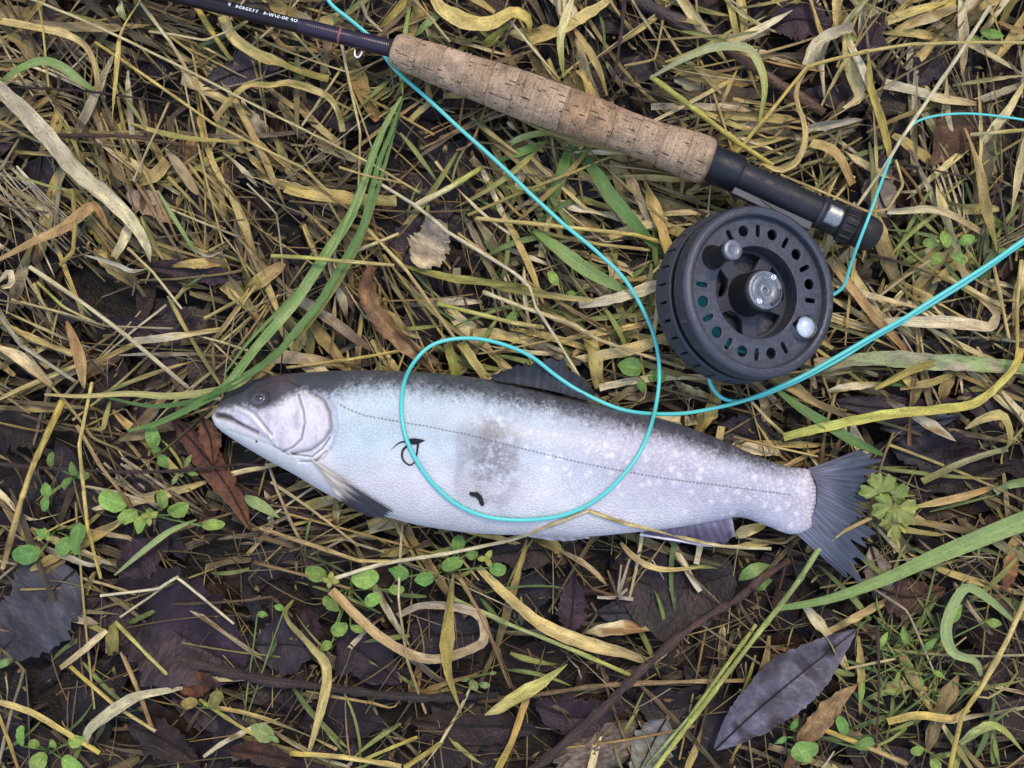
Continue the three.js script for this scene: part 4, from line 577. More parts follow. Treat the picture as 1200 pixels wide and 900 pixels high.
leaf('slate leaf under the small hanging leaf', '700,718 728,718 762,716', 27, 'slate/blueD', { h: 8, seed: 69 });
leaf('small plum lance leaf hanging point down below the belly', '667,742 670,722 672,700 672,672', 36, 'plum/purple', { h: 11, seed: 71 });
leaf('dark purple leaf under the red twig', '626,824 675,840 740,822', 48, 'purple/purpleD', { h: 6, seed: 73 });
leaf('dark brown lance leaf at the bottom centre', '482,846 540,850 590,852 632,856', 42, 'umber/purpleD', { h: 9, seed: 75 });
leaf('large dark purple leaf below the round-leaved plant', '396,745 425,765 470,800', 66, 'purpleD/purple', { h: 6, seed: 77 });
leaf('grey-purple leaf inside the folded tan blade', '300,755 335,755 378,760', 64, 'slate/purple', { h: 6, seed: 79 });
leaf('small plum leaf above the folded tan blade', '358,712 366,735 366,760', 26, 'plum/purple', { h: 8, seed: 81 });
leaf('red-brown leaf at the bottom left edge', '262,878 310,884 352,896', 26, 'redB/umber', { h: 11, seed: 83 });
leaf('dark mottled leaf in the bottom left corner', '150,850 190,866 235,896', 44, 'purpleD/umber', { h: 8, seed: 85 });
leaf('small rusty leaf by the yellow-green stem', '212,812 230,802 252,800', 30, 'rust/umber', { h: 12, seed: 87, rib: 0 });
leaf('long dark leaf under the belly below the line loop', '560,652 625,645 700,650', 36, 'purpleD/umber', { h: 5, seed: 89 });
leaf('blue-black leaf left of the small hanging leaf', '585,690 625,690 668,680', 40, 'blueD/purpleD', { h: 5, seed: 91 });
leaf('dark leaf under the olive upright blade', '480,735 520,745 585,740', 60, 'purpleD/slate', { h: 5, seed: 93 });
leaf('dark leaf below the long stick at the bottom', '350,850 400,840 455,850', 60, 'dark/purpleD', { h: 5, seed: 95 });
leaf('brown leaf strip under the trout throat', '300,560 350,590 420,640', 24, 'umber/purpleD', { h: 6, seed: 97 });
leaf('black-brown leaf left of the yellow mottled stem', '-5,490 25,500 62,520', 50, 'dark/darkB', { h: 6, seed: 99 });
leaf('dark leaf right of the red twig', '745,815 790,830 850,800', 50, 'dark/purpleD', { h: 5, seed: 101 });
leaf('grey-brown torn leaf beside the tail lobe', '1020,640 1030,675 1026,705', 30, 'grey/slate', { h: 7, seed: 103 });

// twigs
twig('long dark stick lying across the bottom from left to centre', '185,762,7 245,782,9 310,797,10 370,804,11 433,812,11 510,818,11 583,814,10', 13, 'bark/dark', { h: 10, seed: 2 });
twig('thin reddish stick across the bottom centre', '560,822,7 627,814,9 700,804,9 767,800,9 890,797,7', 7, 'bark/tan', { h: 8, seed: 4 });
twig('reddish thorny twig rising from the bottom edge to the tail', '610,915,12 665,868,14 710,827,15 747,790,15 800,743,15 833,720,14 867,700,13 893,677,12 925,657,10', 12, 'bark/mauve', { h: 15, seed: 6, shoots: ['710,827,17 722,836,18 724,850,16', '700,833,17 698,818,20', '797,745,17 800,760,19 782,783,15', '833,720,16 850,727,14 868,724,10', '880,690,16 905,700,12 928,704,9', '760,780,17 752,768,20'] });
twig('dark purple twig across the left plants to the trout throat', '-10,543,13 75,550,14 175,553,14 240,549,15 283,544,14 325,547,12', 4.5, 'bark/plum', { h: 14, seed: 8, drop: 0 });
twig('dark brown twig along the top left', '12,102 100,107 195,120', 3.5, 'bark', { h: 14 });
twig('straight brown twig with a pale broken tip at left', '55,159 150,160 232,173', 5, 'bark/brown', { h: 16 });
twig('bent brown twig below the green arched blade', '62,120 95,145 120,180 138,222', 3.5, 'brown/bark', { h: 14 });
twig('thick grey-brown stem in the top right', '735,-3 787,20 850,57 905,94 965,132', 15, 'slate/brown', { h: 9, taper: 0.3 });
twig('dark upright stalk touching the cork grip from above', '732,0 727,45 719,96', 5, 'bark', { h: 14 });
twig('thin brown upright stem at the lower right', '1028,733 1030,800 1027,876', 4, 'bark/brown', { h: 15 });
twig('short black stick crossing the pale bent blade at lower right', '1132,695 1122,725 1113,750', 8, 'dark', { h: 13 });
twig('purple-brown stem under the trout jaw', '275,570 320,590 380,612 440,642', 5, 'plum/bark', { h: 8 });

// dry blades
dry('broad grey-speckled blade arching in from the left edge', '-12,88 0,104 30,132 60,165 95,205 130,234 158,264 172,288 176,308', 24, 'grey/pale', { h: 19, fold: 0.2, twist: 0.35, drop: 3, mott: 0.5 });
dry('tan blade arching over the green one in the top left corner', '0,25 50,34 82,41 100,53 112,77 116,108', 10, 'straw/tan', { h: 16 });
dry('dry blade hanging from the top edge to the dark twig', '165,0 143,38 138,68 135,100 131,148', 7, 'straw/yellow', { h: 17 });
dry('small bright folded leaf stub at the top edge', '143,0 142,10 147,24', 13, 'cream/yg', { h: 16, prof: 'round' });
dry('olive straw-coloured blade below the rod lettering', '262,18 275,44 307,66 326,74 348,84 385,93', 15, 'straw/olive', { h: 15 });
dry('curled blade like a hook below the rod blank', '252,141 272,117 291,101 316,101 338,98 364,104 386,114 398,133 402,154', 11, 'tan/straw/olive', { h: 17, twist: 1 });
dry('short wide olive blade left of the broken twigs', '163,212 180,206 197,189', 18, 'olive/tan', { h: 12 });
dry('grey tan blade falling right from the olive stub', '193,174 212,200 232,228', 15, 'grey/tan', { h: 13 });
dry('tan blade curving down at the left edge', '-8,308 38,285 75,267 100,247 112,242 126,268', 14, 'tan/orange', { h: 17 });
dry('bent tan leaf tip at the left edge below the curved blade', '-5,335 12,318 14,332 -4,338', 8, 'cream/tan', { h: 13 });
dry('white-grey blade tip in the dark hollow', '100,299 137,310 155,318 174,315', 6, 'white/ggrey', { h: 14 });
dry('short cream blade under the end of the speckled blade', '152,263 144,282 134,302', 13, 'cream/straw', { h: 14 });
dry('upright tan-brown blade in the left middle', '78,376 92,412 99,455', 15, 'orange/tan', { h: 15 });
dry('pale tan blade entering at the left edge above the plants', '-8,406 25,420 60,452', 15, 'pale/tan', { h: 16 });
dry('grey blade lying in the straw left of the trout back', '338,343 388,377 442,414', 18, 'grey/brown', { h: 11 });
dry('flat grey dead blade along the trout head', '322,418 365,423 415,427', 19, 'grey/tan', { h: 10 });
dry('broad brown-olive blade under the hook keeper', '408,58 420,100 442,142', 26, 'olive/orange', { h: 9 });
dry('curled yellow leaf at the top edge above the cork', '508,-2 522,14 550,27 575,29 602,15 618,22 622,42', 22, 'straw/yellow', { h: 17, twist: 0.9 });
dry('olive blade under the curled yellow leaf', '566,54 582,42 600,28', 14, 'yg/olive', { h: 13 });
dry('wide olive blade at the top edge left of the grip', '478,-4 462,14 444,34', 12, 'olive/yellow', { h: 12 });
dry('yellow-green upright blade above the middle of the grip', '671,-3 657,43 660,92', 11, 'pale/yg', { h: 16 });
dry('olive-tan blade resting against the top of the grip', '672,32 698,75 711,112', 11, 'tan/olive', { h: 15 });
dry('looped tan blade right of the cork grip', '893,192 913,199 930,192 941,172 942,147 932,115 936,95 947,80', 10, 'straw/tan', { h: 18, drop: 1 });
dry('pale folded blade pointing to the top right corner', '947,77 958,52 975,40 998,31', 17, 'pale/grey', { h: 19 });
dry('olive blade hanging straight down to the line crossing', '1017,62 1020,97 1031,133 1040,167 1044,192', 10, 'olive/yellow', { h: 16 });
dry('white-grey blade slanting behind the straws at top right', '992,46 1013,87 1028,120', 11, 'white/pale', { h: 14 });
dry('orange-tan blade pointing down above the reel seat', '950,168 977,177 999,216', 13, 'straw/orange', { h: 15 });
dry('grey woolly curled leaf above the reel seat', '944,152 975,144 1012,140', 13, 'white/grey', { h: 13, fold: 0.7, wave: 0.25 });
dry('dull tan upright blade near the right edge', '1130,150 1147,200 1157,250 1168,294', 13, 'tan/olive', { h: 16 });
dry('tan blade lying just below the line near the butt cap', '1040,247 1100,247 1152,273', 10, 'pale/tan', { h: 15 });
dry('orange-tan blade running down from the reel rim', '970,303 1000,340 1033,380 1064,415', 13, 'tan/orange', { h: 13 });
dry('light tan blade crossing the orange ones right of the reel', '980,336 1033,350 1089,364', 8, 'pale/tan', { h: 15 });
dry('broad pale dead blade curling back at right of the line', '1030,376 1083,377 1133,380 1161,383 1168,368 1146,349', 17, 'cream/tan', { h: 16 });
dry('wide grey-green dead blade right of the reel', '955,431 1017,423 1083,423 1150,427 1204,434', 23, 'ggrey/gg/grey', { h: 13 });
dry('yellow-olive folded blade lying over the grey-green one', '1025,455 1067,433 1109,422', 14, 'yellow/olive', { h: 16 });
dry('short tan-olive blade under the folded yellow one', '1055,456 1090,449 1125,434', 11, 'tan/olive', { h: 13 });
dry('long yellow-green blade bending up at the right', '918,511 967,500 1033,487 1100,480 1140,473 1167,453 1190,427 1195,408', 13, 'yg/yellow', { h: 18, prof: 'cut' });
dry('bent tan-olive blade at the right edge above the stick', '1131,502 1152,490 1173,487 1183,510 1177,530', 13, 'straw/olive', { h: 16 });
dry('olive blade along the dark stick at right', '1081,565 1133,541 1180,526', 10, 'olive/ggrey', { h: 15 });
dry('pale green blade tip at the right edge', '1163,573 1182,566 1208,563', 20, 'pgreen/gg', { h: 14 });
dry('tan-orange blade right of the sprout', '1070,594 1120,584 1170,569', 10, 'straw/orange', { h: 13 });
dry('looped tan blade below the belly', '388,692 433,737 477,766 507,773 547,763 567,750 563,723 533,711 490,710 466,721', 13, 'tan/grey', { h: 14, drop: 1, twist: 0.8 });
dry('upright olive-yellow blade in front of the looped one', '531,672 524,733 527,787 541,836', 19, 'olive/yellow/tan', { h: 17, prof: 'lance' });
dry('folded tan-olive blade left of the looped one', '344,703 336,720 360,750 383,780 377,827 362,882', 15, 'olive/straw', { h: 14, twist: 1 });
dry('broad tan blade sweeping right below the belly', '561,665 600,705 633,733 683,752 733,764 762,772 780,762 799,741', 19, 'straw/tan', { h: 14 });
dry('pale yellow lance-shaped blade at the bottom centre', '568,838 600,822 633,800 665,778', 19, 'straw/yg', { h: 15, prof: 'lance' });
dry('yellow-orange blade at the bottom edge under the pale lance blade', '582,903 600,865 618,815', 12, 'yellow/orange', { h: 12 });
dry('tan blade curving from the belly to the dark leaf', '727,636 748,656 775,667 828,664', 9, 'tan/straw', { h: 13 });
dry('short grey-tan blade below the belly, left of the tan star', '656,645 690,665 714,688', 9, 'grey/tan', { h: 11 });
dry('arched green-grey blade at the bottom left', '100,874 106,855 130,835 162,815 214,806', 16, 'ggrey/pale', { h: 17 });
dry('yellow blade tapering in the bottom left corner', '-5,821 37,835 75,857 117,882', 8, 'straw/yellow', { h: 16 });
dry('folded pale tan straw leaf by the purple leaves', '124,738 100,760 71,783', 9, 'pale/tan', { h: 15 });
dry('fibrous tan blade piece beside the blue-grey leaf', '66,719 92,725 117,731', 13, 'tan/grey', { h: 12, jag: 0.2 });
dry('moss-olive torn scrap on the dark purple leaf', '131,732 134,750 130,768', 20, 'olive/oliveD', { h: 14, jag: 0.3, prof: 'ragged' });
dry('olive stub pair above the trout back, left one', '526,402 531,422 536,446', 15, 'olive/yg', { h: 15, prof: 'cut' });
dry('olive stub pair above the trout back, right one', '540,402 553,420 569,444', 13, 'olive/straw', { h: 15, prof: 'cut' });
dry('wide olive-yellow upright blade behind the dorsal fin', '688,393 697,422 704,455', 21, 'olive/straw', { h: 12 });
dry('olive blade running right above the fin', '474,312 525,325 600,333 640,345', 11, 'olive/yg', { h: 14 });
dry('olive blade reaching under the line in the middle', '560,328 602,339 682,350 718,354', 11, 'olive/straw', { h: 13 });
dry('shredded tan blade between grip and reel', '730,198 749,230 766,274', 13, 'tan/grey', { h: 13, jag: 0.2 });
dry('olive dead leaf left of the green pair of blades', '287,342 310,326 333,308', 20, 'olive/tan', { h: 10 });
dry('tan leaf tip by the anal fin', '862,628 880,620 904,612', 16, 'pale/yellow', { h: 15 });
dry('pale broad blade under the crossing straws at top right', '1078,112 1110,118 1150,122', 16, 'pale/tan', { h: 12 });
dry('tan blade fallen under the dull upright one', '1150,170 1180,130 1202,95', 12, 'pale/straw', { h: 13 });
dry('pale straw-coloured blade along the top right edge', '1040,25 1075,12 1120,4', 12, 'straw/yellow', { h: 12 });
dry('cream blade standing at the right of the two straws', '1125,-2 1130,40 1127,88', 13, 'cream/tan', { h: 13 });
dry('pale green arched blade in the lower right corner', '1125,871 1145,857 1167,850 1203,885', 12, 'pgreen/yg', { h: 17 });
dry('brown-yellow flat blade below the moss', '1040,845 1075,838 1115,842 1135,830', 10, 'yellow/tan', { h: 13 });

// green blades
grn('long green blade folded over the trout snout', '471,113,20 455,140,21 440,175,21 422,227,21 410,255,21 387,290,22 370,317,23 345,355,25 320,385,28 300,408,31 263,454,33 225,477,27 187,495,19 150,505,13', 12, 'green/green2/gg', { h: 24, drop: 0, prof: 'both', twist: 0.3 });
grn('narrower green blade beside the one over the snout', '472,115,19 460,150,20 445,187,20 435,225,20 425,265,20 415,287,20 400,312,21 375,355,22 350,385,25 325,415,31 300,433,38 264,455,36 225,471,26 175,476,19 122,465,14', 9, 'green2/dgreen', { h: 24, drop: 0, twist: 0.4 });
grn('thin blade with a straw-coloured tip crossing left of the snout', '325,408,28 304,430,36 280,450,38 245,459,30 200,464,22 150,461,17 95,464,14 52,462,11', 8, 'green2/straw', { h: 24, drop: 0 });
grn('finest blade running between the two green blades over the snout', '470,116 444,165,21 416,235,22 388,296,22 340,350,24 290,402,26 262,440,30', 5, 'gg/green2', { h: 23, drop: 0 });
grn('thin dark green blade along the right side of the green pair', '471,120 452,190,18 430,262,18 405,318,19 372,368,20 340,408,24', 5, 'dgreen/olive', { h: 18, drop: 2 });
grn('green stem above the grip joint rising to the top edge', '472,112 470,80 475,37 482,-4', 6, 'yg/green', { h: 12 });
grn('green arched blade in the top left corner', '-6,102 22,82 50,72 75,80 95,96 112,106', 11, 'green/gg', { h: 18 });
grn('pale green straw pointing down in the left middle', '185,223 207,260 231,299', 5, 'pgreen/green', { h: 16 });
grn('short green blade sticking out above the grip', '486,42 502,27 518,16', 9, 'green/gg', { h: 15 });
grn('grey-green blade arching behind the grip end', '763,91 800,70 837,56 875,57 888,72 896,102 890,142', 10, 'ggrey/yg', { h: 18 });
grn('dark green blade from the grip down to the reel', '666,168,10 698,203,14 716,230,16 743,261,16 776,299,12', 17, 'dgreen/green2', { h: 15 });
grn('green blade ending at the turquoise line', '625,270 657,294 693,319 740,344', 16, 'green/gg', { h: 15 });
grn('short green blade under the middle of the grip', '668,170 657,205 642,244', 14, 'green2/dgreen', { h: 12 });
grn('pale green blade curving under the grip', '582,178 610,162 640,156 672,161', 8, 'pgreen/yg', { h: 11 });
grn('small green leaf left of the short green blade', '585,188 612,178 642,166', 10, 'green2/green', { h: 11 });
grn('dark green blade pointing to the tail', '908,455 940,480 977,503 1000,517 1035,533', 13, 'green2/dgreen', { h: 17 });
grn('broad bright green blade entering from the right edge', '1212,605 1167,623 1100,650 1033,680 967,703 911,713', 26, 'gg/green', { h: 20, fold: 0.22, twist: 0.12, mott: 0.15, prof: 'taper', drop: 2 });
grn('pale green bent blade hooked over at lower right', '1150,792 1143,775 1117,764 1108,740 1117,707 1133,688 1160,703 1189,729', 13, 'pgreen/gg', { h: 17, drop: 1 });
grn('pale green curved blade on the dark purple leaf at left', '134,674 175,640 200,622 230,609', 7, 'pgreen/gg', { h: 16 });
grn('pale lance leaf below the trout throat', '284,582 302,590 328,607', 14, 'gg/pgreen', { h: 13, prof: 'lance' });
grn('green leaf pair tip beside the red twig', '866,680 882,668 902,662', 16, 'green/gg', { h: 12, prof: 'lance' });
grn('green leaf tip under the red twig near the tail', '880,692 892,684 905,680', 16, 'green2/green', { h: 11, prof: 'lance' });
grn('thin green shoot at the left edge by the blue-grey leaf', '-6,782 6,776 16,772', 9, 'green/gg', { h: 14 });

// straws
straw('longest pale straw slanting across the top left', '30,-4 100,25 150,48 215,80 300,124 362,155 435,192 492,226', 4, 'pale/straw', { h: 19 });
straw('yellow straw crossing the long pale one', '112,50 150,75 200,110 250,145 300,170 355,197 388,228', 4.5, 'yellow/straw', { h: 17 });
straw('thin yellow stem hanging over the green arch', '44,-2 50,32 57,102', 3.5, 'yellow/straw', { h: 20 });
straw('pale tan stalk running down from the top edge', '165,4 200,50 225,92 252,134', 5, 'pale/tan', { h: 17 });
straw('thick olive stem left of the lettered rod', '228,5 250,40 271,71', 9, 'yellow/olive', { h: 14 });
straw('short tan straw leaning down beside the olive stub', '198,120 175,170 156,212', 3.5, 'tan/pale', { h: 18 });
straw('horizontal wavy pale straw below the rod lettering', '175,37 205,41 240,47 268,36 290,25', 3.5, 'pale/straw', { h: 18 });
straw('olive hanging stem at left', '85,222 88,262 85,295 71,310', 7, 'olive/yellow', { h: 17 });
straw('thick pale straw pointing at the trout head', '35,313 100,357 150,395 215,450 228,460', 6.5, 'pale/grey', { h: 20 });
straw('straw falling right in the dark hollow', '150,291 180,320 213,362', 4, 'straw/pale', { h: 18 });
straw('yellow-green straw beside the thick pale one', '44,331 75,360 112,378', 4.5, 'yg/straw', { h: 16 });
straw('straw lying level left of the trout head', '14,351 75,367 125,382 203,385', 3.5, 'straw/grey', { h: 15 });
straw('grey stem rising from the left edge', '0,370 25,405 88,447', 6, 'ggrey/grey', { h: 15 });
straw('upper of two straws leaning right beside the green pair', '240,373 270,357 302,338', 5, 'straw/olive', { h: 13 });
straw('lower of two straws leaning right beside the green pair', '258,402 280,384 303,363', 4, 'straw/tan', { h: 13 });
straw('thin pale straw in the bare patch above the snout', '223,391 260,401 297,413', 3, 'pale', { h: 12 });
straw('short straw crossing the thin one above the snout', '244,396 262,413 282,432', 3, 'pale/tan', { h: 12 });
straw('thick mottled yellow stem with a dark node at the left edge', '73,470 57,505 40,542 25,585 3,666', 9, 'yellow/tan', { h: 16, mott: 0.7 });
straw('yellow straw standing through the left plants', '108,448 93,520 98,575 103,620 118,678', 5.5, 'straw/yellow', { h: 15 });
straw('tan-brown stem crossing the yellow straw at left', '90,499 117,545 140,575 162,607', 6, 'tan/brown', { h: 17 });
straw('bent pale straw lying over the dark purple leaf', '118,698 185,690 207,677 240,703 274,731', 4.5, 'cream/pale', { h: 16 });
straw('short straw meeting the bend of the pale one', '141,723 175,700 209,675', 3.5, 'pale', { h: 15 });
straw('yellow-green stem on the purple leaf', '135,729 170,765 204,799', 6, 'yg/straw', { h: 16 });
straw('yellow-green stem below the rusty leaf', '234,820 265,841 298,862', 5.5, 'yg/yellow', { h: 15 });
straw('long yellow straw in the bottom left corner', '82,781 135,827 182,857', 6, 'yellow/straw', { h: 14 });
straw('tan-orange straw crossing the bottom left straws', '141,761 160,805 178,853', 7, 'tan/orange', { h: 14 });
straw('yellow straw at the very bottom left edge', '-3,835 10,868 22,903', 5.5, 'yellow/orange', { h: 15 });
straw('pale crooked stalk under the hook keeper', '400,50 410,100 422,155 420,222', 4, 'pale/straw', { h: 16 });
straw('thin stalk leaning right beside the crooked one', '404,80 435,170 458,217', 3, 'straw/grey', { h: 15 });
straw('pale yellow stalk leaning left from the crooked one', '401,79 375,117 354,147', 4, 'straw/pale', { h: 15 });
straw('pale green stalk coming out under the rod blank', '338,33 358,54 377,74', 5, 'pgreen/straw', { h: 14 });
straw('tan straw above the grip start', '484,-2 505,22 527,49', 5, 'tan/pale', { h: 15 });
straw('thin brown stalk above the grip start', '499,4 530,32 559,57', 3, 'brown/tan', { h: 14 });
straw('pale tan straw hanging from the top edge by the line', '421,-3 430,20 447,37', 6, 'grey/pale', { h: 15 });
straw('pale straw leaning onto the middle of the grip', '598,25 627,60 655,93', 4.5, 'cream/straw', { h: 19 });
straw('thick yellow-green stem behind the grip end and reel seat', '763,90 812,127 862,165 905,194', 9.5, 'yg/yellow', { h: 17 });
straw('long yellow straw bent across the top right', '862,180 900,135 947,78 1017,60 1067,52 1130,50 1210,50', 5.5, 'yellow/straw', { h: 20 });
straw('pale straw running with the turquoise line at top right', '1160,8 1120,70 1075,135 1055,165 1035,198 1003,243', 6, 'cream/pale', { h: 21 });
straw('curved straw ring over the butt cap', '1050,188,22 1058,217,30 1040,245,36 1017,248,38 983,233,37 950,219,36 915,205,28', 4, 'straw/tan', { h: 30, drop: 0 });
straw('brown stalk bending right of the butt cap', '1056,196 1073,217 1085,243', 5, 'brown/orange', { h: 16 });
straw('level pale straw at the right edge below the thin line', '1137,158 1170,155 1206,152', 5.5, 'pale/yellow', { h: 16 });
straw('yellow-tan straw from the green pair to the loop', '430,268 475,315 505,357 534,398', 5.5, 'straw/tan', { h: 20 });
straw('pale straw joining the yellow-tan one from the left', '416,294 440,285 467,274', 6, 'pale/straw', { h: 16 });
straw('yellow-green straw across the green pair of blades', '318,300 360,302 400,306 462,311', 6, 'yg/straw', { h: 27 });
straw('long cream straw in the middle running under the line', '440,212 490,243 525,272 600,318 621,337 628,360 654,400 684,450', 5, 'cream/pale', { h: 19 });
straw('thin tan straw lying over the green blades high up', '398,196 430,206 470,214', 4, 'straw/tan', { h: 26 });
straw('cut yellow-green straw above the loop', '513,356 565,369 600,378 637,384', 7, 'yg/straw', { h: 16 });
straw('pale tan straw running right toward the reel', '566,342 607,358 671,380 699,397 750,415 802,431', 6, 'pale/tan', { h: 17 });
straw('thick jointed straw under the turquoise line near the grip', '485,242 527,220 565,196', 9, 'pale/yg', { h: 14 });
straw('olive straw under the lower edge of the grip', '548,252 640,214 667,204 724,180', 5, 'olive/straw', { h: 14 });
straw('level straw crossing under the line in the middle', '558,256 643,264 743,275 784,287', 6.5, 'straw/yellow', { h: 15 });
straw('olive straw just below the level one', '628,271 699,286 762,293', 6, 'olive/straw', { h: 13 });
straw('pale straw along the trout back, upper one', '336,431 412,421 477,410', 5, 'straw/yellow', { h: 15 });
straw('fine straw lying against the turquoise loop near the fin', '560,415 600,408 650,398 700,392', 3, 'straw/tan', { h: 14 });
straw('long pale straw over the belly, snapped in the middle', '392,678 440,663 517,650 600,632 650,614 690,599', 6, 'cream/pale', { h: 17, over: true, drop: 0 });
straw('straw from the snapped end along the anal fin', '690,599 733,613 800,630 847,640 903,643', 5.5, 'straw/pale', { h: 20, over: true, drop: 0 });
straw('tan straw below the trout throat', '305,619 360,637 420,657 468,658', 6.5, 'tan/straw', { h: 14 });
straw('brown straw below the throat, lower one', '298,659 360,675 410,690', 5, 'brown/tan', { h: 13 });
straw('thin upright straw below the belly', '471,615 467,700 477,773 499,836', 4, 'pale/tan', { h: 15 });
straw('tan-brown stem leaning right of the olive upright blade', '539,678 567,727 598,806', 6, 'tan/brown', { h: 15 });
straw('pale yellow-green straw below the broad tan blade', '531,702 600,733 667,760 745,794', 6.5, 'pgreen/yg', { h: 16 });
straw('yellow-green straw end at the bottom centre', '425,891 457,877 489,864', 5.5, 'yg/yellow', { h: 14 });
straw('yellow jointed straw along the bottom edge', '340,883 400,887 470,898', 8, 'yellow/straw', { h: 13 });
straw('yellow stub at the bottom edge', '475,899 497,885 519,869', 9, 'yellow/olive', { h: 13 });
straw('tan stem end lying over the tail fin', '1021,607,18 990,622,20 958,645,19', 6, 'tan/straw', { h: 18, drop: 0 });
straw('long yellow-green stem from the tail to the bottom edge', '960,642,19 938,678,19 912,713,18 890,740,18 840,806,17 800,858,16 764,906,14', 9, 'gg/yg', { h: 18, drop: 0 });
straw('second stem beside the long yellow-green one', '886,732 850,782 808,840 758,897', 6, 'yg/pgreen', { h: 14 });
straw('yellow straw leaning in the lower right corner', '1204,698 1177,757 1147,810 1127,840 1112,905', 8, 'straw/yellow', { h: 18 });
straw('thin loop of dry stem on the leaning yellow straw', '1187,772 1192,788 1180,805 1158,818 1140,815', 4, 'olive/straw', { h: 19 });
straw('level straw below the broad green blade', '991,784 1020,778 1049,772', 4.5, 'straw/pale', { h: 13 });
straw('yellow-brown straw in the bottom right plants', '965,855 1010,873 1062,895', 8, 'yellow/tan', { h: 13 });
straw('green-yellow stalk crossing the yellow-brown straw', '1025,875 1045,866 1062,853', 5, 'yg/green', { h: 15 });
straw('tan stem at the right edge below the line', '1163,305 1172,345 1182,396', 6, 'tan/straw', { h: 15 });
straw('yellow stem at the right edge beside the tan one', '1197,305 1192,350 1192,408', 6, 'straw/yellow', { h: 15 });
straw('thin straw from the reel rim to the yellow-green blade', '880,470 900,492 921,511', 5, 'pale/straw', { h: 15 });
straw('thin straw lying along the trout back near the tail', '750,497 790,508 840,522 912,548', 4.5, 'straw/grey', { h: 20 });
straw('tan straw behind the trout tail root', '860,512 900,522 958,535', 4, 'tan/straw', { h: 15 });
straw('dark brown stem from the reel to the tail', '960,560 968,500 985,440', 5, 'brown/tan', { h: 11 });
straw('leaning tan straw by the throat', '315,545 325,575 340,610 355,640', 5, 'grey/tan', { h: 15 });
straw('pale straw crossing beneath the pectoral fin', '318,565 355,590 385,612 420,640', 4.5, 'pale/tan', { h: 14 });
straw('pale straw in the plants left of the red-brown leaf', '100,570 140,577 185,592', 4, 'pale/grey', { h: 15 });

// small scraps lying on the trout's flank
{
  const f = (px, py) => P(px, py, overTrout(px, py, 17, 0.5));
  const ink = { c1: lin('#1b1c26'), c2: lin('#2a2a38') };
  const g = [ribbon([f(476, 517), f(486, 517), f(498, 516)], 0.0028, { ...ink, prof: 'lance', k: 4 }), tube([f(478, 517), f(468, 519), f(458, 527)], 0.0004, { ...ink, taper: 0.8, n: 12 }), tube([f(490, 518), f(489, 528), f(487, 540)], 0.0006, { ...ink, n: 12, taper: 0.6 }), tube([f(480, 520), f(472, 528), f(472, 538), f(480, 545), f(487, 541)], 0.0005, { ...ink, n: 24, taper: 0.5 })];
  thing('insect', 'small black fly-like scrap with thin legs on the flank under the line', 'insect', null, [['body', g[0], M.bark], ['leg', g[1], M.bark], ['leg', g[2], M.bark], ['leg', g[3], M.bark]]);
  thing('bark_scrap', 'small dark scrap stuck low on the trout flank inside the line loop', 'debris', null, [['scrap', ribbon([f(550, 578), f(558, 580), f(564, 586), f(566, 593)], 0.0026, { ...ink, prof: 'ragged', jag: 0.3, k: 4 }), M.bark]]);
}

// ---------- small green plants ----------
function plant(label, base, leaves, col, o = {}) {
  const c = C[{ green: 'herb', green2: 'herb2' }[col] ?? col], b = ptsOf(base, 3)[0], row = [];
  for (const s of leaves.trim().split(/\s+/)) {
    const [x, y, len, w, deg, h0] = s.split(',').map(Number), sz = rr(0.78, 1.12), h = h0 || rr(12, 18), a = deg * Math.PI / 180, dx = Math.cos(a) * len * sz / 2, dy = Math.sin(a) * len * sz / 2, tone = rr(0.8, 1.2), cl = c.map((v, i) => v * tone * (i === 0 ? rr(0.85, 1.2) : 1));
    const p = [P(x - dx, y - dy, h - 0.8), P(x, y, h + 0.4), P(x + dx, y + dy, h - 1)];
    row.push(['leaf', ribbon(p, w * sz * rr(0.8, 1) * kAt(h), { prof: o.prof ?? pick(['round', 'round', 'ovate']), fit: true, k: 9, n: 16, fold: rr(0.1, 0.4), wave: 0.09, twist: 0.6, roll: rr(-0.25, 0.25), mott: 0.22, c1: cl, c2: cl.map(v => v * 1.15), jag: o.jag ?? 0.02 }), M.herb]);
    row.push(['stem', tube([P(b[0] + rr(-3, 3), b[1] + rr(-3, 3), 3), P(mix(b[0], x - dx, 0.6), mix(b[1], y - dy, 0.6), mix(4, h, 0.6)), p[0]], 0.00045, { c1: C.gg, c2: C.green, rad: 5, n: 8 }), M.herb]);
  }
  for (const s of (o.buds ?? '').trim().split(/\s+/).filter(Boolean)) { const [x, y, len, deg] = s.split(',').map(Number), a = deg * Math.PI / 180; row.push(['bud', ribbon([P(x, y, 17), P(x + Math.cos(a) * len * 0.5, y + Math.sin(a) * len * 0.5, 18.2), P(x + Math.cos(a) * len, y + Math.sin(a) * len, 17)], len * 0.62 * kAt(17), { prof: 'ovate', k: 5, n: 8, fold: 0.3, c1: C.yg, c2: C.yg.map(v => v * 1.3), fit: true }), M.herb]); }
  return thing('small_plant', label, 'plant', 'small green plants in the grass', row);
}
plant('round-leaved plant with a yellow bud below the belly', '410,690', '370,672,28,27,190 428,677,29,27,-5 437,703,23,19,-25 465,691,21,16,0 398,737,21,20,-30 388,708,26,24,40 382,757,18,14,150 418,737,20,13,20', 'green', { buds: '387,680,11,-80 387,680,11,10 387,680,10,100 387,680,10,190' });
plant('leafy plant in shade right of it under the straw', '520,668', '467,671,26,22,200 497,678,29,24,170 537,637,20,17,-80 530,661,32,24,-20 583,667,23,18,10 553,650,14,12,0', 'green2', { buds: '570,655,12,-60 570,655,11,60 570,655,11,180' });
plant('tiny seedling with three leaves right of the olive blade', '550,795', '555,803,13,12,60 568,803,15,11,10 577,789,12,6,-5 545,796,13,7,170', 'gg');
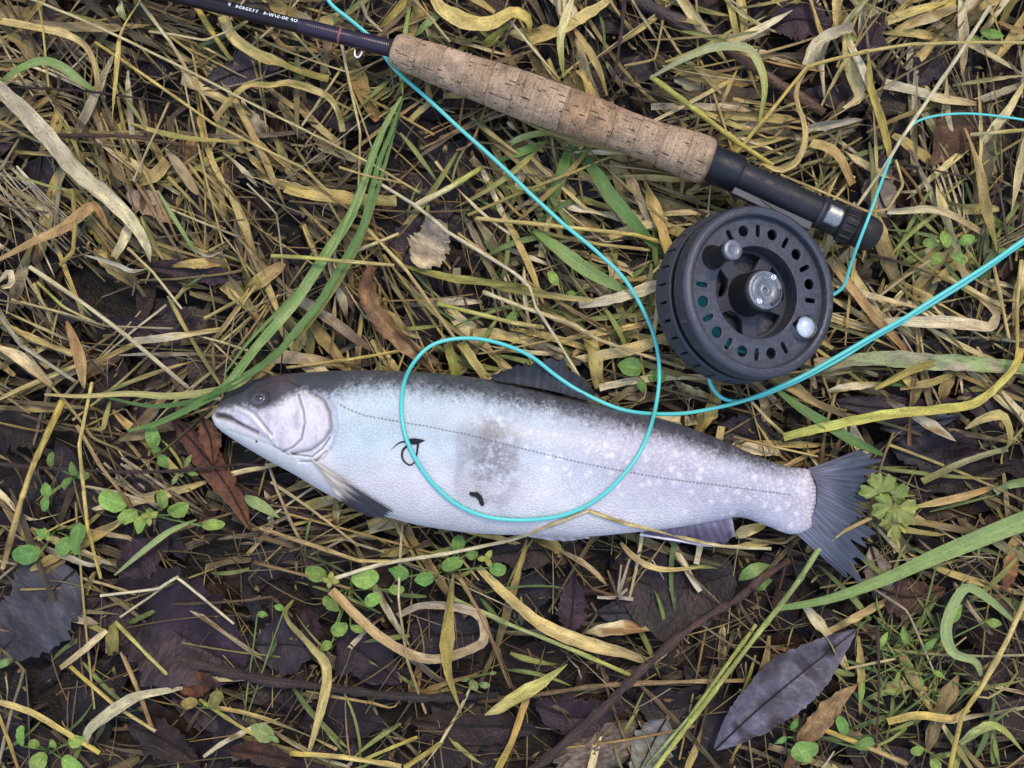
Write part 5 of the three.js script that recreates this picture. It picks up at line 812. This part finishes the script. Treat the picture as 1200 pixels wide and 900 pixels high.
plant('spreading plant left of the red-brown leaf', '175,604', '132,587,32,27,200 150,605,26,20,150 210,597,24,24,-30 190,585,22,16,-100 250,615,33,18,-5 165,615,24,20,110 178,602,16,13,40', 'green', { buds: '175,606,12,-30 175,606,11,90 175,606,10,200' });
plant('two-leaved seedling beside the red-brown leaf', '184,528', '179,512,24,17,-100 191,541,22,19,60 183,527,10,8,0', 'green2');
plant('plant with a long drooping leaf at the left edge', '66,622', '91,632,46,26,100 31,650,31,24,170 75,640,24,18,120 50,625,18,14,200', 'green2', { buds: '52,628,11,30 52,628,10,150 52,628,10,270' });
plant('small leafy sprig on the purple twig at left', '88,556', '86,549,18,13,-110 97,557,20,15,0 79,566,18,15,130 54,574,18,12,-100 53,590,22,14,100 60,538,20,13,-80', 'green2');
plant('narrow-leaved sprout under the trout jaw', '215,552', '220,540,22,8,-60 205,562,18,8,120 226,555,16,7,10', 'gg', { prof: 'lance' });
plant('leafy plant in the bottom left corner', '58,880', '45,893,28,23,120 85,896,27,23,30 25,862,24,16,-90 90,868,20,16,-20 62,872,14,11,60 40,872,13,10,200', 'green');
plant('small yellow-green leaves by the rusty leaf', '235,828', '252,820,21,18,-60 222,824,22,15,170', 'olive');
plant('single bright green leaf at the bottom edge', '318,870', '307,858,30,22,210 322,866,16,8,40', 'gg', { prof: 'ovate' });
plant('lone green leaf left of the hanging shrivelled blade', '285,850', '308,720,14,9,10 327,712,13,8,200', 'green');
plant('lower right plant with a round dark leaf', '960,865', '943,880,31,25,160 987,850,29,18,-110 1013,872,23,19,-20 931,848,18,12,-60 915,868,20,10,150', 'green2');
plant('small green leaves at the bottom right edge', '1092,885', '1097,896,22,17,40 1075,880,16,12,170', 'green');
plant('green leaf pair behind the line by the reel', '745,435', '738,430,31,25,190 771,441,26,19,10 752,452,22,16,80', 'green2');
plant('bright green leaves below the rod butt', '1112,290', '1097,303,20,17,140 1122,303,24,20,20 1133,281,27,20,-20 1108,280,22,15,-110 1090,285,18,12,190', 'green');
plant('small green leaves among straw in the middle', '655,330', '648,326,24,15,60 600,372,18,13,120 668,345,16,12,-20', 'green');
plant('green leaf among straw at the top right edge', '1165,50', '1163,40,32,14,10 1140,45,16,8,190', 'green', { prof: 'lance' });
plant('spray of small leaves over the lower right moss', '1070,770', '1035,750,24,9,-60 1060,745,22,8,-100 1090,755,24,9,-40 1100,790,22,8,30 1050,795,22,8,120 1080,800,18,7,80 1120,720,26,12,-60 1165,730,24,14,10 1105,650,24,10,-50 1010,812,30,9,100', 'green', { prof: 'lance' });
// the lobed sprout by the tail: each leaflet is a fan of lobes
{
  const row = [], col = [lin('#93a65c'), lin('#84a05a'), lin('#a0aa60'), lin('#a8aa5e')], spots = [[1026, 565, 30, -110, 0], [1055, 576, 22, -30, 1], [1034, 597, 28, 160, 0], [1060, 606, 30, 60, 2], [1048, 622, 24, 100, 3]];
  for (const [x, y, r, deg, k] of spots) {
    const pos = [], uv = [], colr = [], idx = [], NA = 54, NR = 6, a0 = deg * Math.PI / 180, h = rr(19, 23), bx = x - Math.cos(a0) * r * 0.45, by = y - Math.sin(a0) * r * 0.45;
    for (let i = 0; i <= NA; i++) for (let j = 0; j <= NR; j++) { const t = i / NA, a = a0 + (t - 0.5) * 3.6, lobe = 0.58 + 0.34 * Math.pow(Math.abs(Math.sin(t * Math.PI * 3)), 0.6) + 0.07 * Math.sin(t * 55 + y) + 0.22 * (vn(t * 7 + x, 3) - 0.5), q = j / NR, R = r * 0.92 * q * lobe * Math.pow(Math.sin(Math.PI * (0.12 + 0.76 * t)), 0.35), p = P(bx + Math.cos(a) * R, by + Math.sin(a) * R, h + 1.8 * q * q * Math.sin(t * Math.PI * 6 + k) - 1.5 * q * q); pos.push(p.x, p.y, p.z); uv.push(t * 0.6, q * 0.45); const f = 0.85 + 0.3 * vn(i * 0.4, j * 0.8 + k) + 0.1 * Math.sin(t * Math.PI * 10); for (let e = 0; e < 3; e++) colr.push(col[k][e] * f); }
    for (let i = 0; i < NA; i++) for (let j = 0; j < NR; j++) { const a = i * (NR + 1) + j, b = a + NR + 1; idx.push(a, b, a + 1, a + 1, b, b + 1); }
    row.push(['leaflet', geo(pos, uv, idx, colr), M.herb]);
    row.push(['stem', tube([P(1050, 640, 6), P(1046, 605, 14), P(bx, by, h)], 0.0006, { c1: C.yg, rad: 5, n: 10 }), M.herb]);
  }
  thing('small_plant', 'yellow-green sprout with lobed leaflets beside the trout tail', 'plant', 'small green plants in the grass', row);
}
// clod, and the star of tan chaff
{
  const g = new THREE.SphereGeometry(1, 60, 36), ps = g.attributes.position; const c = []; for (let i = 0; i < ps.count; i++) { const v = V(ps.getX(i), ps.getY(i), ps.getZ(i)), f = 1 + 0.5 * (fbm(v.x * 2.5 + 5, v.z * 2.5 + v.y + 9) - 0.5) + 0.25 * (vn(v.x * 9 + 20, v.z * 9 + v.y * 5) - 0.5); ps.setXYZ(i, v.x * f * 0.021, Math.max(-0.002, v.y * f * 0.007), v.z * f * 0.0105); const m = vn(v.x * 7 + 3, v.z * 7 + v.y * 3), a = lin('#6d6058'), b = lin('#857a70'); for (let e = 0; e < 3; e++) c.push(mix(a[e], b[e], m)); }
  g.setAttribute('color', new THREE.Float32BufferAttribute(c, 3)); g.computeVertexNormals(); g.rotateY(0.35); const p = P(700, 878, 4); g.translate(p.x, p.y, p.z);
  thing('soil_clod', 'grey-brown crumbly clod of soil at the bottom edge', 'soil clod', null, [['clod', g, M.bark]]);
  const row = []; for (const [x, y, w] of [[738, 655, 6], [742, 702, 9], [700, 700, 8], [712, 668, 6], [728, 662, 5], [735, 690, 7], [694, 690, 7]]) row.push(['chaff', ribbon([P(724, 700, 9), P((724 + x) / 2, (700 + y) / 2, 13), P(x, y, 12)], w * 0.55 * S, { ...cc(pick(['tan', 'brown', 'grey'])), prof: 'cut', k: 4, jag: 0.15 }), M.dry]);
  thing('chaff_tuft', 'broken tuft of tan chaff below the belly', 'dry tuft', null, row);
}
renderer.render(scene, camera);
